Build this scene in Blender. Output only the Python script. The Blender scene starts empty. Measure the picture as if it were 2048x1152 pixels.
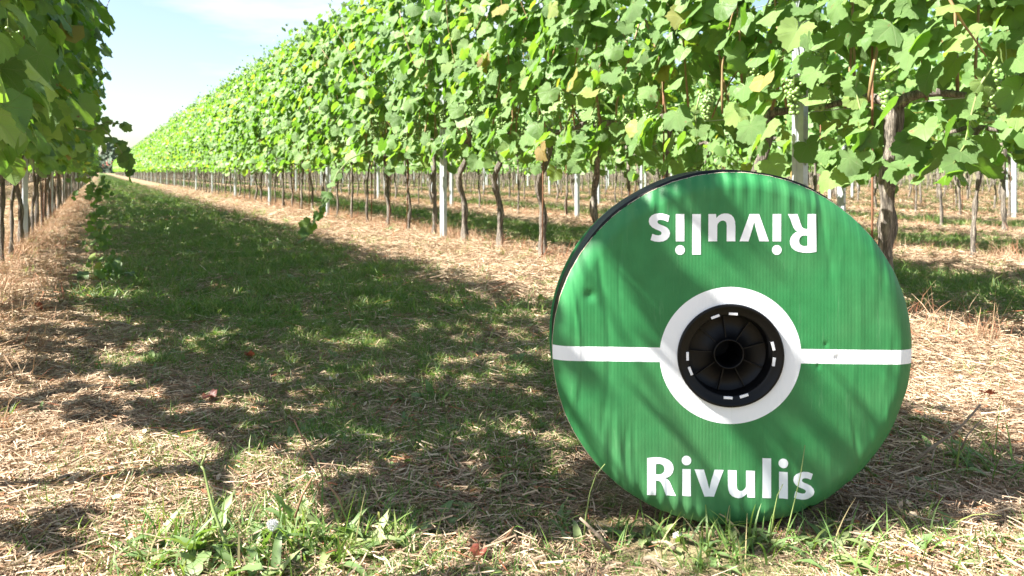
import bpy, bmesh, math, random
import numpy as np
from mathutils import Vector, Matrix, Euler

random.seed(7)
R = np.random.default_rng(11)
S = bpy.context.scene
COL = S.collection

# ------------------------------------------------------------------ camera, sky, sun, exposure
H = 0.65                       # camera height, also about the height of the reel
YAW = math.radians(28.1)       # the camera looks 28 degrees to the right of the rows (rows run along +Y)
FPX = 1547.0
HOR = 343.0
cam_d = bpy.data.cameras.new('camera')
cam = bpy.data.objects.new('camera', cam_d)
COL.objects.link(cam)
cam.location = (0, 0, H)
cam.rotation_euler = (math.radians(90), 0, -YAW)
cam_d.sensor_width = 36
cam_d.lens = FPX / 2048 * 36
cam_d.shift_y = -(576 - HOR) / 2048
cam_d.clip_start = 0.05
cam_d.clip_end = 5000
cam_d.dof.use_dof = True
cam_d.dof.focus_distance = 1.75
cam_d.dof.aperture_fstop = 8.5
S.camera = cam

SUN_EL = math.radians(48)
PHI = math.radians(16)         # sunlight travels this much away from the picture plane
tx = math.cos(PHI) * math.cos(YAW) + math.sin(PHI) * math.sin(YAW)
ty = -math.cos(PHI) * math.sin(YAW) + math.sin(PHI) * math.cos(YAW)
SUN_TO = Vector((tx * math.cos(SUN_EL), ty * math.cos(SUN_EL), -math.sin(SUN_EL)))   # direction light travels

world = bpy.data.worlds.new('World')
S.world = world
world.use_nodes = True
wn, wl = world.node_tree.nodes, world.node_tree.links
wn.clear()
w_out = wn.new('ShaderNodeOutputWorld')
w_bg = wn.new('ShaderNodeBackground')
sky = wn.new('ShaderNodeTexSky')
sky.sky_type = 'NISHITA'
sky.sun_disc = False
sky.sun_elevation = SUN_EL
sky.sun_rotation = math.atan2(-tx, -ty)
sky.air_density = 1.0
sky.dust_density = 1.2
sky.ozone_density = 1.0
tc = wn.new('ShaderNodeTexCoord')
mp = wn.new('ShaderNodeMapping')
mp.inputs['Scale'].default_value = (1.6, 1.6, 8.0)
mp.inputs['Location'].default_value = (0.35, 0.1, 0.4)
cn = wn.new('ShaderNodeTexNoise')
cn.inputs['Scale'].default_value = 1.7
cn.inputs['Detail'].default_value = 7
cn.inputs['Roughness'].default_value = 0.55
cr = wn.new('ShaderNodeValToRGB')
cr.color_ramp.elements[0].position = 0.49
cr.color_ramp.elements[0].color = (0.05, 0.05, 0.05, 1)
cr.color_ramp.elements[1].position = 0.70
cr.color_ramp.elements[1].color = (0.85, 0.85, 0.85, 1)
cm = wn.new('ShaderNodeMixRGB')
cm.inputs['Color2'].default_value = (5.0, 5.3, 5.5, 1)
wl.new(tc.outputs['Generated'], mp.inputs['Vector'])
wl.new(mp.outputs['Vector'], cn.inputs['Vector'])
wl.new(cn.outputs['Fac'], cr.inputs['Fac'])
wl.new(cr.outputs['Color'], cm.inputs['Fac'])
wl.new(sky.outputs['Color'], cm.inputs['Color1'])
wl.new(cm.outputs['Color'], w_bg.inputs['Color'])
w_bg.inputs['Strength'].default_value = 0.05
wl.new(w_bg.outputs['Background'], w_out.inputs['Surface'])

sun_d = bpy.data.lights.new('sun', 'SUN')
sun_d.energy = 5.0
sun_d.angle = math.radians(0.53)
sun_d.color = (1.0, 0.955, 0.88)
sun = bpy.data.objects.new('sun', sun_d)
sun.rotation_euler = SUN_TO.to_track_quat('-Z', 'Y').to_euler()
sun.location = (-6, 2, 8)
COL.objects.link(sun)

S.view_settings.view_transform = 'Standard'
S.view_settings.look = 'None'
S.view_settings.gamma = 1
S.view_settings.use_curve_mapping = False
S.view_settings.exposure = 2.34
S.cycles.max_bounces = 8
S.cycles.transparent_max_bounces = 8
S.cycles.transmission_bounces = 6
S.cycles.diffuse_bounces = 4
S.cycles.use_denoising = True

# ------------------------------------------------------------------ row layout
L0, L1 = -0.56, 2.795
ROWS = [L0, L1, 5.50, 8.20, 10.9, 13.6, 16.3, 19.0, 21.7, 24.4, 27.1, 29.8, 32.5, 35.2, 37.9, 40.6, 43.3, 46.0, 48.7, 51.4, 54.1, 56.8, -3.3, -6.0, -8.7, -11.4]
VS = 0.678                      # distance between vines
POST_PHASE = [3.74, 2.457, 0.36, 3.8, 1.95, 3.1, 0.6, 2.5, 1.0, 3.0, 0.2, 2.0, 1.4, 3.3]
PS = 4.07

def at(u, v, z=0.0):
    d = FPX * (H - z) / (v - HOR)
    x = (u - 1024) / FPX * d
    return cam_to_world(x, d)

def cam_to_world(x, d):
    return (x * math.cos(YAW) + d * math.sin(YAW), -x * math.sin(YAW) + d * math.cos(YAW))

def project(X, Y, Z):
    x = X * math.cos(YAW) - Y * math.sin(YAW)
    d = X * math.sin(YAW) + Y * math.cos(YAW)
    d = np.maximum(d, 1e-3)
    return 1024 + FPX * x / d, HOR + FPX * (H - Z) / d, d

def gz(X, Y):
    X = np.asarray(X, float); Y = np.asarray(Y, float)
    n = (0.006 * np.sin(X * 5.1 + 1.3 * np.sin(Y * 3.3)) + 0.005 * np.sin(Y * 7.7 + X * 2.1 + 1) +
         0.004 * np.sin(X * 13.1 - Y * 9.2) + 0.003 * np.sin(X * 23 + Y * 19))
    r = np.zeros_like(X)
    for L in ROWS:
        r = r + 0.035 * np.exp(-((X - L) / 0.38) ** 2)
    near = np.exp(-(((X - 1.03) / .35) ** 2 + ((Y - 1.1) / .35) ** 2))
    return n * (1 - near) + r - 0.004 - .012 * near

# ------------------------------------------------------------------ materials
def new_mat(name):
    m = bpy.data.materials.new(name)
    m.use_nodes = True
    return m, m.node_tree.nodes, m.node_tree.links, m.node_tree.nodes['Principled BSDF']

def N(nodes, kind, **kw):
    n = nodes.new(kind)
    for k, v in kw.items():
        if hasattr(n, k):
            setattr(n, k, v)
        else:
            n.inputs[k].default_value = v
    return n

def math_node(nodes, links, op, a, b=None, clamp=False):
    n = nodes.new('ShaderNodeMath'); n.operation = op; n.use_clamp = clamp
    for i, v in enumerate((a, b)):
        if v is None: continue
        if isinstance(v, (int, float)): n.inputs[i].default_value = v
        else: links.new(v, n.inputs[i])
    return n.outputs[0]

def ramp(nodes, links, fac, stops):
    n = nodes.new('ShaderNodeValToRGB')
    el = n.color_ramp.elements
    while len(el) < len(stops): el.new(0.5)
    for e, (p, c) in zip(el, stops):
        e.position = p; e.color = (*c, 1)
    links.new(fac, n.inputs['Fac'])
    return n.outputs['Color']

def simple(name, col, rough=0.6, metal=0.0, noise=None, bump=None, spec=0.5):
    m, n, l, b = new_mat(name)
    b.inputs['Roughness'].default_value = rough
    b.inputs['Metallic'].default_value = metal
    b.inputs['Specular IOR Level'].default_value = spec
    b.inputs['Base Color'].default_value = (*col, 1)
    if noise:
        sc, lo = noise
        t = n.new('ShaderNodeTexCoord'); q = N(n, 'ShaderNodeTexNoise', Scale=sc, Detail=5.0)
        l.new(t.outputs['Object'], q.inputs['Vector'])
        c = ramp(n, l, q.outputs['Fac'], [(0.3, tuple(x * lo for x in col)), (0.7, col)])
        l.new(c, b.inputs['Base Color'])
    if bump:
        sc, st, di = bump
        t = n.new('ShaderNodeTexCoord'); q = N(n, 'ShaderNodeTexNoise', Scale=sc, Detail=4.0)
        l.new(t.outputs['Object'], q.inputs['Vector'])
        bp = N(n, 'ShaderNodeBump', Strength=st, Distance=di)
        l.new(q.outputs['Fac'], bp.inputs['Height']); l.new(bp.outputs['Normal'], b.inputs['Normal'])
    return m

def hue_source(n, l):
    at_ = n.new('ShaderNodeAttribute'); at_.attribute_name = 'hue'
    oi = n.new('ShaderNodeObjectInfo')
    s = math_node(n, l, 'ADD', at_.outputs['Fac'], oi.outputs['Random'])
    return math_node(n, l, 'FRACT', s)

def plant_mat(name, stops, trans, rough=0.5, tfac=0.4, veins=False, spec=0.4):
    """two-sided leaf: a reflecting skin over a translucent blade"""
    m, n, l, b = new_mat(name)
    out = n['Material Output']
    h = hue_source(n, l)
    c = ramp(n, l, h, stops)
    b.inputs['Roughness'].default_value = rough
    b.inputs['Specular IOR Level'].default_value = spec
    tr = n.new('ShaderNodeBsdfTranslucent')
    tcol = ramp(n, l, h, trans)
    if veins:
        uv = n.new('ShaderNodeUVMap'); uv.uv_map = 'UVMap'
        sx = n.new('ShaderNodeSeparateXYZ'); l.new(uv.outputs['UV'], sx.inputs[0])
        r = math_node(n, l, 'SQRT', math_node(n, l, 'ADD', math_node(n, l, 'MULTIPLY', sx.outputs[0], sx.outputs[0]),
                                              math_node(n, l, 'MULTIPLY', sx.outputs[1], sx.outputs[1])))
        a = math_node(n, l, 'ARCTAN2', sx.outputs[0], sx.outputs[1])
        d = math_node(n, l, 'WRAP', a, -0.43)
        n_w = d.node; n_w.inputs[2].default_value = 0.43
        dist = math_node(n, l, 'MULTIPLY', math_node(n, l, 'ABSOLUTE', d), r)
        v = math_node(n, l, 'SUBTRACT', 1.0, math_node(n, l, 'MULTIPLY', dist, 45.0), clamp=True)
        # side veins
        wv = math_node(n, l, 'SINE', math_node(n, l, 'ADD', math_node(n, l, 'MULTIPLY', r, 42.0), math_node(n, l, 'MULTIPLY', dist, -40.0)))
        wv = math_node(n, l, 'MULTIPLY', math_node(n, l, 'POWER', math_node(n, l, 'ABSOLUTE', wv), 10.0), 0.35)
        v = math_node(n, l, 'MAXIMUM', v, wv)
        mx = n.new('ShaderNodeMixRGB'); l.new(math_node(n, l, 'MULTIPLY', v, 0.5), mx.inputs['Fac']); l.new(c, mx.inputs['Color1'])
        mx.inputs['Color2'].default_value = (0.26, 0.34, 0.14, 1)
        c = mx.outputs['Color']
        mt = n.new('ShaderNodeMixRGB'); l.new(math_node(n, l, 'MULTIPLY', v, 0.55), mt.inputs['Fac']); l.new(tcol, mt.inputs['Color1'])
        mt.inputs['Color2'].default_value = (0.10, 0.16, 0.02, 1)
        tcol = mt.outputs['Color']
        tco = n.new('ShaderNodeTexCoord')
        ns = N(n, 'ShaderNodeTexNoise', Scale=38.0, Detail=3.0); l.new(tco.outputs['Object'], ns.inputs['Vector'])
        bp = N(n, 'ShaderNodeBump', Strength=0.7, Distance=0.006)
        hh = math_node(n, l, 'ADD', ns.outputs['Fac'], math_node(n, l, 'MULTIPLY', v, -0.35))
        l.new(hh, bp.inputs['Height']); l.new(bp.outputs['Normal'], b.inputs['Normal'])
        geo = n.new('ShaderNodeNewGeometry')
        sp = N(n, 'ShaderNodeTexNoise', Scale=26.0, Detail=2.0); l.new(geo.outputs['Position'], sp.inputs['Vector'])
        sm = math_node(n, l, 'MULTIPLY', math_node(n, l, 'SUBTRACT', sp.outputs['Fac'], .70), 14.0, clamp=True)
        mb = n.new('ShaderNodeMixRGB'); l.new(sm, mb.inputs['Fac']); l.new(c, mb.inputs['Color1']); mb.inputs['Color2'].default_value = (.20, .13, .05, 1)
        c = mb.outputs['Color']
        mtb = n.new('ShaderNodeMixRGB'); l.new(sm, mtb.inputs['Fac']); l.new(tcol, mtb.inputs['Color1']); mtb.inputs['Color2'].default_value = (.14, .08, .02, 1)
        tcol = mtb.outputs['Color']
    l.new(c, b.inputs['Base Color'])
    l.new(tcol, tr.inputs['Color'])
    mix = n.new('ShaderNodeMixShader'); mix.inputs['Fac'].default_value = tfac
    l.new(b.outputs[0], mix.inputs[1]); l.new(tr.outputs[0], mix.inputs[2])
    l.new(mix.outputs[0], out.inputs['Surface'])
    return m

LEAF_STOPS = [(0.0, (.085, .165, .042)), (0.4, (.125, .225, .062)), (0.8, (.16, .27, .082)), (0.965, (.19, .28, .07)), (0.99, (.24, .26, .06)), (1.0, (.24, .14, .05))]
LEAF_TRANS = [(0.0, (.11, .26, .02)), (0.5, (.20, .42, .03)), (0.93, (.31, .54, .035)), (0.98, (.44, .54, .04)), (1.0, (.44, .40, .05))]
M_LEAF = plant_mat('vine_leaf', LEAF_STOPS, LEAF_TRANS, rough=0.50, tfac=0.40, veins=True, spec=0.45)
M_LEAF_FAR = plant_mat('vine_leaf_far', LEAF_STOPS, LEAF_TRANS, rough=0.55, tfac=0.42, spec=0.5)
M_GRASS = plant_mat('grass_blade', [(0.0, (.07, .14, .03)), (0.5, (.115, .205, .045)), (0.8, (.19, .24, .07)), (1.0, (.36, .29, .15))],
                    [(0.0, (.14, .28, .03)), (0.8, (.26, .40, .05)), (1.0, (.35, .33, .12))], rough=0.5, tfac=0.35)
M_WEED = plant_mat('weed_leaf', [(0.0, (.10, .16, .055)), (0.6, (.16, .23, .09)), (1.0, (.24, .28, .12))],
                   [(0.0, (.14, .28, .03)), (1.0, (.26, .40, .05))], rough=0.5, tfac=0.3)
M_STRAW = plant_mat('straw', [(0.0, (.12, .075, .05)), (0.28, (.29, .20, .135)), (0.65, (.45, .335, .225)), (0.88, (.56, .46, .33)), (0.95, (.30, .15, .075)), (1.0, (.27, .09, .05))],
                    [(0.0, (.25, .17, .08)), (1.0, (.40, .30, .15))], rough=0.75, tfac=0.15, spec=0.2)
M_DRY = plant_mat('dry_grass', [(0.0, (.24, .13, .08)), (0.5, (.42, .27, .17)), (0.75, (.50, .37, .25)), (0.85, (.34, .14, .08)), (1.0, (.30, .10, .06))],
                  [(0.0, (.3, .2, .1)), (1.0, (.42, .30, .15))], rough=0.7, tfac=0.2, spec=0.2)
M_REDLEAF = plant_mat('dead_leaf', [(0.0, (.10, .025, .018)), (1.0, (.17, .05, .03))], [(0.0, (.16, .03, .02)), (1.0, (.2, .06, .03))], rough=0.5, tfac=0.3)

def bark_material():
    m, n, l, b = new_mat('vine_bark')
    t = n.new('ShaderNodeTexCoord')
    mpg = n.new('ShaderNodeMapping'); mpg.inputs['Scale'].default_value = (95, 95, 14)
    l.new(t.outputs['Object'], mpg.inputs['Vector'])
    q = N(n, 'ShaderNodeTexNoise', Scale=1.0, Detail=6.0, Roughness=0.65, Distortion=0.6)
    l.new(mpg.outputs['Vector'], q.inputs['Vector'])
    c = ramp(n, l, q.outputs['Fac'], [(0.36, (.03, .025, .02)), (0.52, (.14, .118, .095)), (0.72, (.38, .33, .27))])
    l.new(c, b.inputs['Base Color']); b.inputs['Roughness'].default_value = 0.9
    bp = N(n, 'ShaderNodeBump', Strength=1.0, Distance=0.012)
    l.new(q.outputs['Fac'], bp.inputs['Height']); l.new(bp.outputs['Normal'], b.inputs['Normal'])
    return m
M_BARK = bark_material()
M_CANE = simple('cane', (.30, .20, .09), 0.6, noise=(30, .6))
M_GREENSHOOT = simple('green_shoot', (.20, .26, .08), 0.5, noise=(20, .7))
M_ZINC = simple('galvanised_steel', (.52, .56, .58), 0.48, 0.55, noise=(18, .72), bump=(60, .15, .002))
M_RUST = simple('rusty_rod', (.22, .10, .05), 0.8, 0.2, noise=(40, .6))
M_WIRE = simple('steel_wire', (.40, .41, .42), 0.4, 0.8)
M_GRAPE = simple('grape_skin', (.20, .31, .09), 0.35, noise=(60, .75), spec=0.5)
M_TWIG = simple('twig', (.26, .20, .14), 0.85, noise=(50, .5), bump=(120, .6, .003))
M_BLACKPLASTIC = simple('black_plastic', (.0022, .0023, .0028), 0.45, noise=(9, .7), bump=(220, .08, .001), spec=.22)
M_TAB = simple('white_board', (.75, .77, .80), 0.7)
M_KRAFT = simple('cut_cardboard_edge', (.46, .40, .30), 0.9, noise=(90, .6))
M_FLUFF = simple('seed_fluff', (.80, .80, .78), 0.9)
M_STONE = simple('pale_stone', (.55, .52, .46), 0.9, noise=(40, .7))

# ------------------------------------------------------------------ helpers
def mesh_from(name, verts, faces, mats, hue=None, uv=None, smooth=True, mat_idx=None):
    me = bpy.data.meshes.new(name)
    verts = np.asarray(verts, np.float32)
    if isinstance(faces, np.ndarray):
        nf, k = faces.shape
        me.vertices.add(len(verts)); me.vertices.foreach_set('co', verts.ravel())
        me.loops.add(nf * k); me.loops.foreach_set('vertex_index', faces.ravel().astype(np.int32))
        me.polygons.add(nf)
        me.polygons.foreach_set('loop_start', np.arange(0, nf * k, k, dtype=np.int32))
        me.update(calc_edges=True)
    else:
        me.from_pydata([tuple(map(float, v)) for v in verts], [], faces)
    for m in mats: me.materials.append(m)
    if mat_idx is not None:
        me.polygons.foreach_set('material_index', np.asarray(mat_idx, np.int32))
    if smooth:
        me.polygons.foreach_set('use_smooth', np.ones(len(me.polygons), bool))
    if hue is not None:
        a = me.attributes.new('hue', 'FLOAT', 'POINT'); a.data.foreach_set('value', np.asarray(hue, np.float32))
    if uv is not None:
        u = me.uv_layers.new(name='UVMap')
        li = np.empty(len(me.loops), np.int32); me.loops.foreach_get('vertex_index', li)
        u.data.foreach_set('uv', np.asarray(uv, np.float32)[li].ravel())
    me.update()
    return me

def link(name, data, parent=None, loc=None, rot=None, scale=None):
    o = bpy.data.objects.new(name, data)
    COL.objects.link(o)
    if parent is not None: o.parent = parent
    if loc is not None: o.location = loc
    if rot is not None: o.rotation_euler = rot
    if scale is not None: o.scale = scale if hasattr(scale, '__len__') else (scale,) * 3
    return o

def tag(o, label=None, cat=None, group=None, kind=None):
    if label: o['label'] = label
    if cat: o['category'] = cat
    if group: o['group'] = group
    if kind: o['kind'] = kind
    return o

def tube(path, radii, sides=8, cap=True):
    path = [Vector(p) for p in path]
    V, F = [], []
    n = len(path)
    up = Vector((0.31, 0.87, 0.13)).normalized()
    for i, p in enumerate(path):
        t = (path[min(i + 1, n - 1)] - path[max(i - 1, 0)]).normalized()
        a = t.cross(up)
        if a.length < 1e-3: a = t.cross(Vector((1, 0, 0)))
        a.normalize(); b = t.cross(a)
        for k in range(sides):
            th = 2 * math.pi * k / sides
            r = radii[i] if not callable(radii) else radii(i, th)
            V.append(p + (a * math.cos(th) + b * math.sin(th)) * r)
    for i in range(n - 1):
        for k in range(sides):
            k2 = (k + 1) % sides
            F.append((i * sides + k, i * sides + k2, (i + 1) * sides + k2, (i + 1) * sides + k))
    if cap:
        F.append(tuple(range(sides))[::-1]); F.append(tuple((n - 1) * sides + k for k in range(sides)))
    return V, F

def join(parts):
    V, F, off = [], [], 0
    for v, f in parts:
        V += list(v); F += [tuple(i + off for i in q) for q in f]; off += len(v)
    return V, F

def box(cx, cy, cz, sx, sy, sz):
    V = [(cx + i * sx / 2, cy + j * sy / 2, cz + k * sz / 2) for i in (-1, 1) for j in (-1, 1) for k in (-1, 1)]
    F = [(0, 1, 3, 2), (4, 6, 7, 5), (0, 4, 5, 1), (2, 3, 7, 6), (0, 2, 6, 4), (1, 5, 7, 3)]
    return V, F

def frames_to_arrays(tv, tf, pos, mats3, scl):
    """many copies of one template as one mesh: tv (n,3), tf (m,3), pos (k,3), mats3 (k,3,3), scl (k,)"""
    V = np.einsum('kij,nj->kni', mats3, tv) * scl[:, None, None] + pos[:, None, :]
    F = tf[None] + (np.arange(len(pos)) * len(tv))[:, None, None]
    return V.reshape(-1, 3), F.reshape(-1, tf.shape[1])

# ------------------------------------------------------------------ grape leaf templates
def leaf_template(nout, seed, ring=True, petiole=True):
    r_ = np.random.default_rng(seed)
    ctrl_a = np.radians([-172, -150, -112, -86, -54, -27, 0, 27, 54, 86, 112, 150, 172])
    ctrl_r = np.array([.22, .60, .74, .66, .90, .76, 1.02, .76, .90, .66, .74, .60, .22])
    ctrl_r = ctrl_r * (1 + r_.normal(0, .05, len(ctrl_r)))
    a = np.linspace(-np.radians(172), np.radians(172), nout)
    rad = np.interp(a, ctrl_a, ctrl_r)
    if nout > 14:
        rad = rad * (1 + np.where(np.arange(nout) % 2 == 0, .055, -.055))
    f1, f2, ph, dr = r_.uniform(-.5, .7), r_.uniform(.04, .17), r_.uniform(0, 6.28), r_.uniform(-.05, .6)
    def zf(x, y, rr, an):
        return f1 * np.abs(x) * .6 + f2 * np.sin(3 * an + ph) * rr ** 2 + .05 * np.sin(7 * an + ph * 2) * rr ** 2 - dr * y * np.abs(y) * .5 - .08 * rr ** 2
    V, UV = [(0, 0, 0)], [(0, 0)]
    F = []
    rings = [.55, 1.0] if ring else [1.0]
    for q in rings:
        for an, rr in zip(a, rad * q):
            x, y = math.sin(an) * rr, math.cos(an) * rr
            V.append((x, y, float(zf(x, y, rr, an)))); UV.append((x, y))
    for k in range(nout - 1):
        F.append((0, k + 1, k + 2)[::-1])
    if ring:
        for k in range(nout - 1):
            a0, a1, b0, b1 = 1 + k, 2 + k, 1 + nout + k, 2 + nout + k
            F.append((a0, b0, b1)[::-1]); F.append((a0, b1, a1)[::-1])
    if petiole:
        o = len(V)
        V += [(-.016, .02, 0), (.016, .02, 0), (.016, -.42, -.16), (-.016, -.42, -.16), (.0, -.78, -.45)]
        UV += [(0, .2), (0, .3), (0, .3), (0, .3), (0, .3)]
        F += [(o, o + 3, o + 1), (o + 1, o + 3, o + 2), (o + 3, o + 4, o + 2)]
    V = np.array(V); V[:, 0:2] -= 0
    return V, np.array(F), np.array(UV)

T_HI = [leaf_template(34, 100 + i) for i in range(10)]
T_MID = [leaf_template(15, 200 + i) for i in range(8)]
T_LOW = [leaf_template(8, 300 + i, ring=False, petiole=False) for i in range(4)]
LEAF_HI = [mesh_from('vine_leaf_blade', v, f, [M_LEAF], hue=np.full(len(v), i * .137 % 1), uv=uv) for i, (v, f, uv) in enumerate(T_HI)]
LEAF_MID = [mesh_from('vine_leaf_blade', v, f, [M_LEAF], hue=np.full(len(v), i * .173 % 1), uv=uv) for i, (v, f, uv) in enumerate(T_MID)]

def frames_from(nrm, tip):
    """orthonormal frames (k,3,3) with columns side, tip, normal"""
    nrm = nrm / np.linalg.norm(nrm, axis=1, keepdims=True)
    tip = tip - nrm * np.sum(nrm * tip, axis=1, keepdims=True)
    tip = tip / (np.linalg.norm(tip, axis=1, keepdims=True) + 1e-9)
    side = np.cross(tip, nrm)
    return np.stack([side, tip, nrm], axis=2)

def canopy(n, rg, top=2.55, size=(.060, .098), half=0.36, length=VS, low=0.83, shoots=True):
    """leaf positions, frames and sizes of one vine's hedge-like canopy; local frame: x across the row, y along it"""
    n0, n = n, int(n * 1.5)
    kind = rg.random(n)
    side = np.where(kind < .40, -1, np.where(kind < .74, 1, 0))
    z = low + (top - low) * rg.random(n) ** .92
    y = rg.uniform(-length / 2 - .10, length / 2 + .10, n)
    hw = half * (1 - .38 * np.clip((z - 1.7) / (top - 1.7), 0, 1) ** 2) * (1 - .25 * np.clip((1.25 - z) / .4, 0, 1))
    pa, pb = rg.uniform(0, 6.28, 2)
    z = z + np.clip(1.4 - z, 0, .5) * .55 * np.sin(y * 9 + pa)
    hw = hw * (1 + .22 * np.sin(y * 8 + z * 4 + pa) + .15 * np.sin(z * 9 - y * 4 + pb))
    x = np.where(side != 0, side * hw * rg.uniform(.72, 1.1, n), rg.uniform(-1, 1, n) * hw * .85)
    hang = rg.random(n) < .055
    z = np.where(hang, low - rg.uniform(0, .16, n), z)
    topm = (side == 0) & (rg.random(n) < .5)
    z = np.where(topm, top + rg.normal(0, .07, n), z)
    nx = np.where(side != 0, side * rg.uniform(.5, 1.2, n), rg.normal(0, .6, n)) + rg.normal(0, .25, n)
    nz = rg.uniform(.15, 1.1, n)
    ny = rg.normal(0, .55, n)
    nrm = np.stack([nx, ny, nz], 1)
    tip = np.stack([np.sign(x) * .3 + rg.normal(0, .35, n), rg.normal(0, .55, n), -np.ones(n) + rg.normal(0, .25, n)], 1)
    s = rg.uniform(size[0], size[1], n) * np.where(z > top - .15, .72, 1)
    if shoots:                                     # a few long shoots that leave the hedge at the top
        k = max(6, n // 16)
        base = rg.uniform(-length / 2, length / 2, 3)
        h = np.sort(.26 * rg.random(k) ** 1.6) ; w = rg.integers(0, 3, k)
        x[:k] = rg.normal(0, .05, k) + (w - 1) * .12 + h * .4 * (w - 1)
        y[:k] = base[w] + rg.normal(0, .03, k)
        z[:k] = top + h
        s[:k] = (.060 - .10 * h) * rg.uniform(.7, 1.1, k)
    hole = np.sin(y * 11 + z * 3 + pb) * np.sin(z * 7.5 + y * 2.5 + pa)
    drop = (hole > .35) & (rg.random(n) < .72)
    if shoots: drop[:k] = False
    ok = np.nonzero(~drop)[0][:n0]
    return np.stack([x, y, z], 1)[ok], frames_from(nrm, tip)[ok], s[ok]

def joined_foliage(n, seed, templates, mat, keep=None, **kw):
    rg = np.random.default_rng(seed)
    pos, fr, s = canopy(n, rg, **kw)
    if keep is not None:
        m = keep(pos, fr, s); pos, fr, s = pos[m], fr[m], s[m]; n = len(pos)
    VV, FF, HH, UU, off = [], [], [], [], 0
    n = len(pos)
    which = rg.integers(0, len(templates), n)
    for t in range(len(templates)):
        m = which == t
        if not m.any(): continue
        tv, tf, tuv = templates[t]
        v, f = frames_to_arrays(tv, tf, pos[m], fr[m], s[m])
        VV.append(v); FF.append(f + off); off += len(v)
        HH.append(np.repeat(rg.random(m.sum()), len(tv))); UU.append(np.tile(tuv, (m.sum(), 1)))
    return mesh_from('vine_foliage', np.concatenate(VV), np.concatenate(FF), [mat], hue=np.concatenate(HH), uv=np.concatenate(UU))

FOL_MID = [joined_foliage(440, 500 + i, T_LOW, M_LEAF_FAR, size=(.050, .088), low=.90) for i in range(6)]
FOL_FAR = [joined_foliage(190, 520 + i, T_LOW, M_LEAF_FAR, size=(.080, .125)) for i in range(4)]
FOL_INNER = [joined_foliage(190, 540 + i, T_MID, M_LEAF, size=(.060, .10), half=.34, shoots=False, low=.92, top=2.45) for i in range(4)]

# ------------------------------------------------------------------ trunks, posts, bunches
def trunk_mesh(seed, sides=14, rings=26, height=.95, r0=.040, still=1.0):
    rg = random.Random(seed)
    ph, ph2 = rg.uniform(0, 6.28), rg.uniform(0, 6.28)
    amp = rg.uniform(.008, .040); amp *= still; fq = rg.uniform(2.5, 7)
    lean = rg.uniform(-.05, .05)
    path, rad = [], []
    for i in range(rings):
        t = i / (rings - 1)
        z = -.03 + t * height
        x = (amp * math.sin(t * fq + ph) + amp * .45 * math.sin(t * 15 + ph2)) * min(1, t * 3)
        y = (amp * 1.3 * math.sin(t * (9.5 - fq) + ph2) + amp * .5 * math.sin(t * 13 + ph)) * min(1, t * 3) + lean * t
        path.append((x, y, z))
        r = r0 * (1.25 - .45 * t) + (.014 * math.exp(-((t - .93) / .07) ** 2)) + .012 * math.exp(-(t / .06) ** 2)
        r += .006 * math.sin(t * 31 + ph) * rg.uniform(.4, 1)
        rad.append(r)
    rs = [rg.uniform(-1, 1) for _ in range(200)]
    def rf(i, th):
        k = int(th / (2 * math.pi) * sides + .5)
        return rad[i] * (1 + .13 * math.sin(3 * th + i * .35 + ph) + .08 * math.sin(5 * th - i * .6) + .06 * rs[(i * 7 + k * 13) % 200])
    V1, F1 = tube(path, rf, sides)
    tp = Vector(path[-1])
    arm = []
    for sgn in (-1, 1):                           # short cordon arms along the wire
        pts = [tp + Vector((0, 0, -.05))] + [tp + Vector((rg.uniform(-.01, .01), sgn * (.05 + .06 * j), -.01 + .015 * math.sin(j + ph))) for j in range(5)]
        arm.append(tube(pts, [.026, .022, .019, .016, .014, .011], 8))
    V, F = join([(V1, F1)] + arm)
    return mesh_from('vine_trunk', np.array([tuple(v) for v in V]), F, [M_BARK])
TRUNK = [trunk_mesh(i, r0=.018 + .003 * (i % 3)) for i in range(7)]
TRUNK_THICK = trunk_mesh(31, sides=20, rings=40, r0=.029, still=.35)
TRUNK_FAR = [trunk_mesh(20 + i, sides=6, rings=9, r0=.021) for i in range(3)]

def cane_mesh(seed, length=1.25, mat=M_CANE, r=.005):
    rg = random.Random(seed)
    p = Vector((0, 0, 0)); d = Vector((rg.uniform(-.25, .25), rg.uniform(-.35, .35), 1)).normalized()
    path = [p.copy()]
    for i in range(11):
        d = (d + Vector((rg.uniform(-.16, .16), rg.uniform(-.16, .16), rg.uniform(-.03, .05)))).normalized()
        p = p + d * length / 11; path.append(p.copy())
    V, F = tube(path, [r * (1.15 - .07 * i) + (.0012 if i % 2 else 0) for i in range(12)], 5)
    return mesh_from('cane', np.array([tuple(v) for v in V]), F, [mat])
CANES = [cane_mesh(40 + i) for i in range(6)]

def stake_mesh():
    V, F = tube([(0, 0, -.05), (.004, 0, .5), (.002, .003, 1.15)], [.005] * 3, 6)
    return mesh_from('support_stake', np.array([tuple(v) for v in V]), F, [M_RUST])
STAKE = stake_mesh()

def ico(sub=1):
    bm = bmesh.new(); bmesh.ops.create_icosphere(bm, subdivisions=sub, radius=1)
    v = np.array([tuple(q.co) for q in bm.verts]); f = np.array([[q.index for q in p.verts] for p in bm.faces]); bm.free()
    return v, f
ICO1, ICO2 = ico(1), ico(2)

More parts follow.
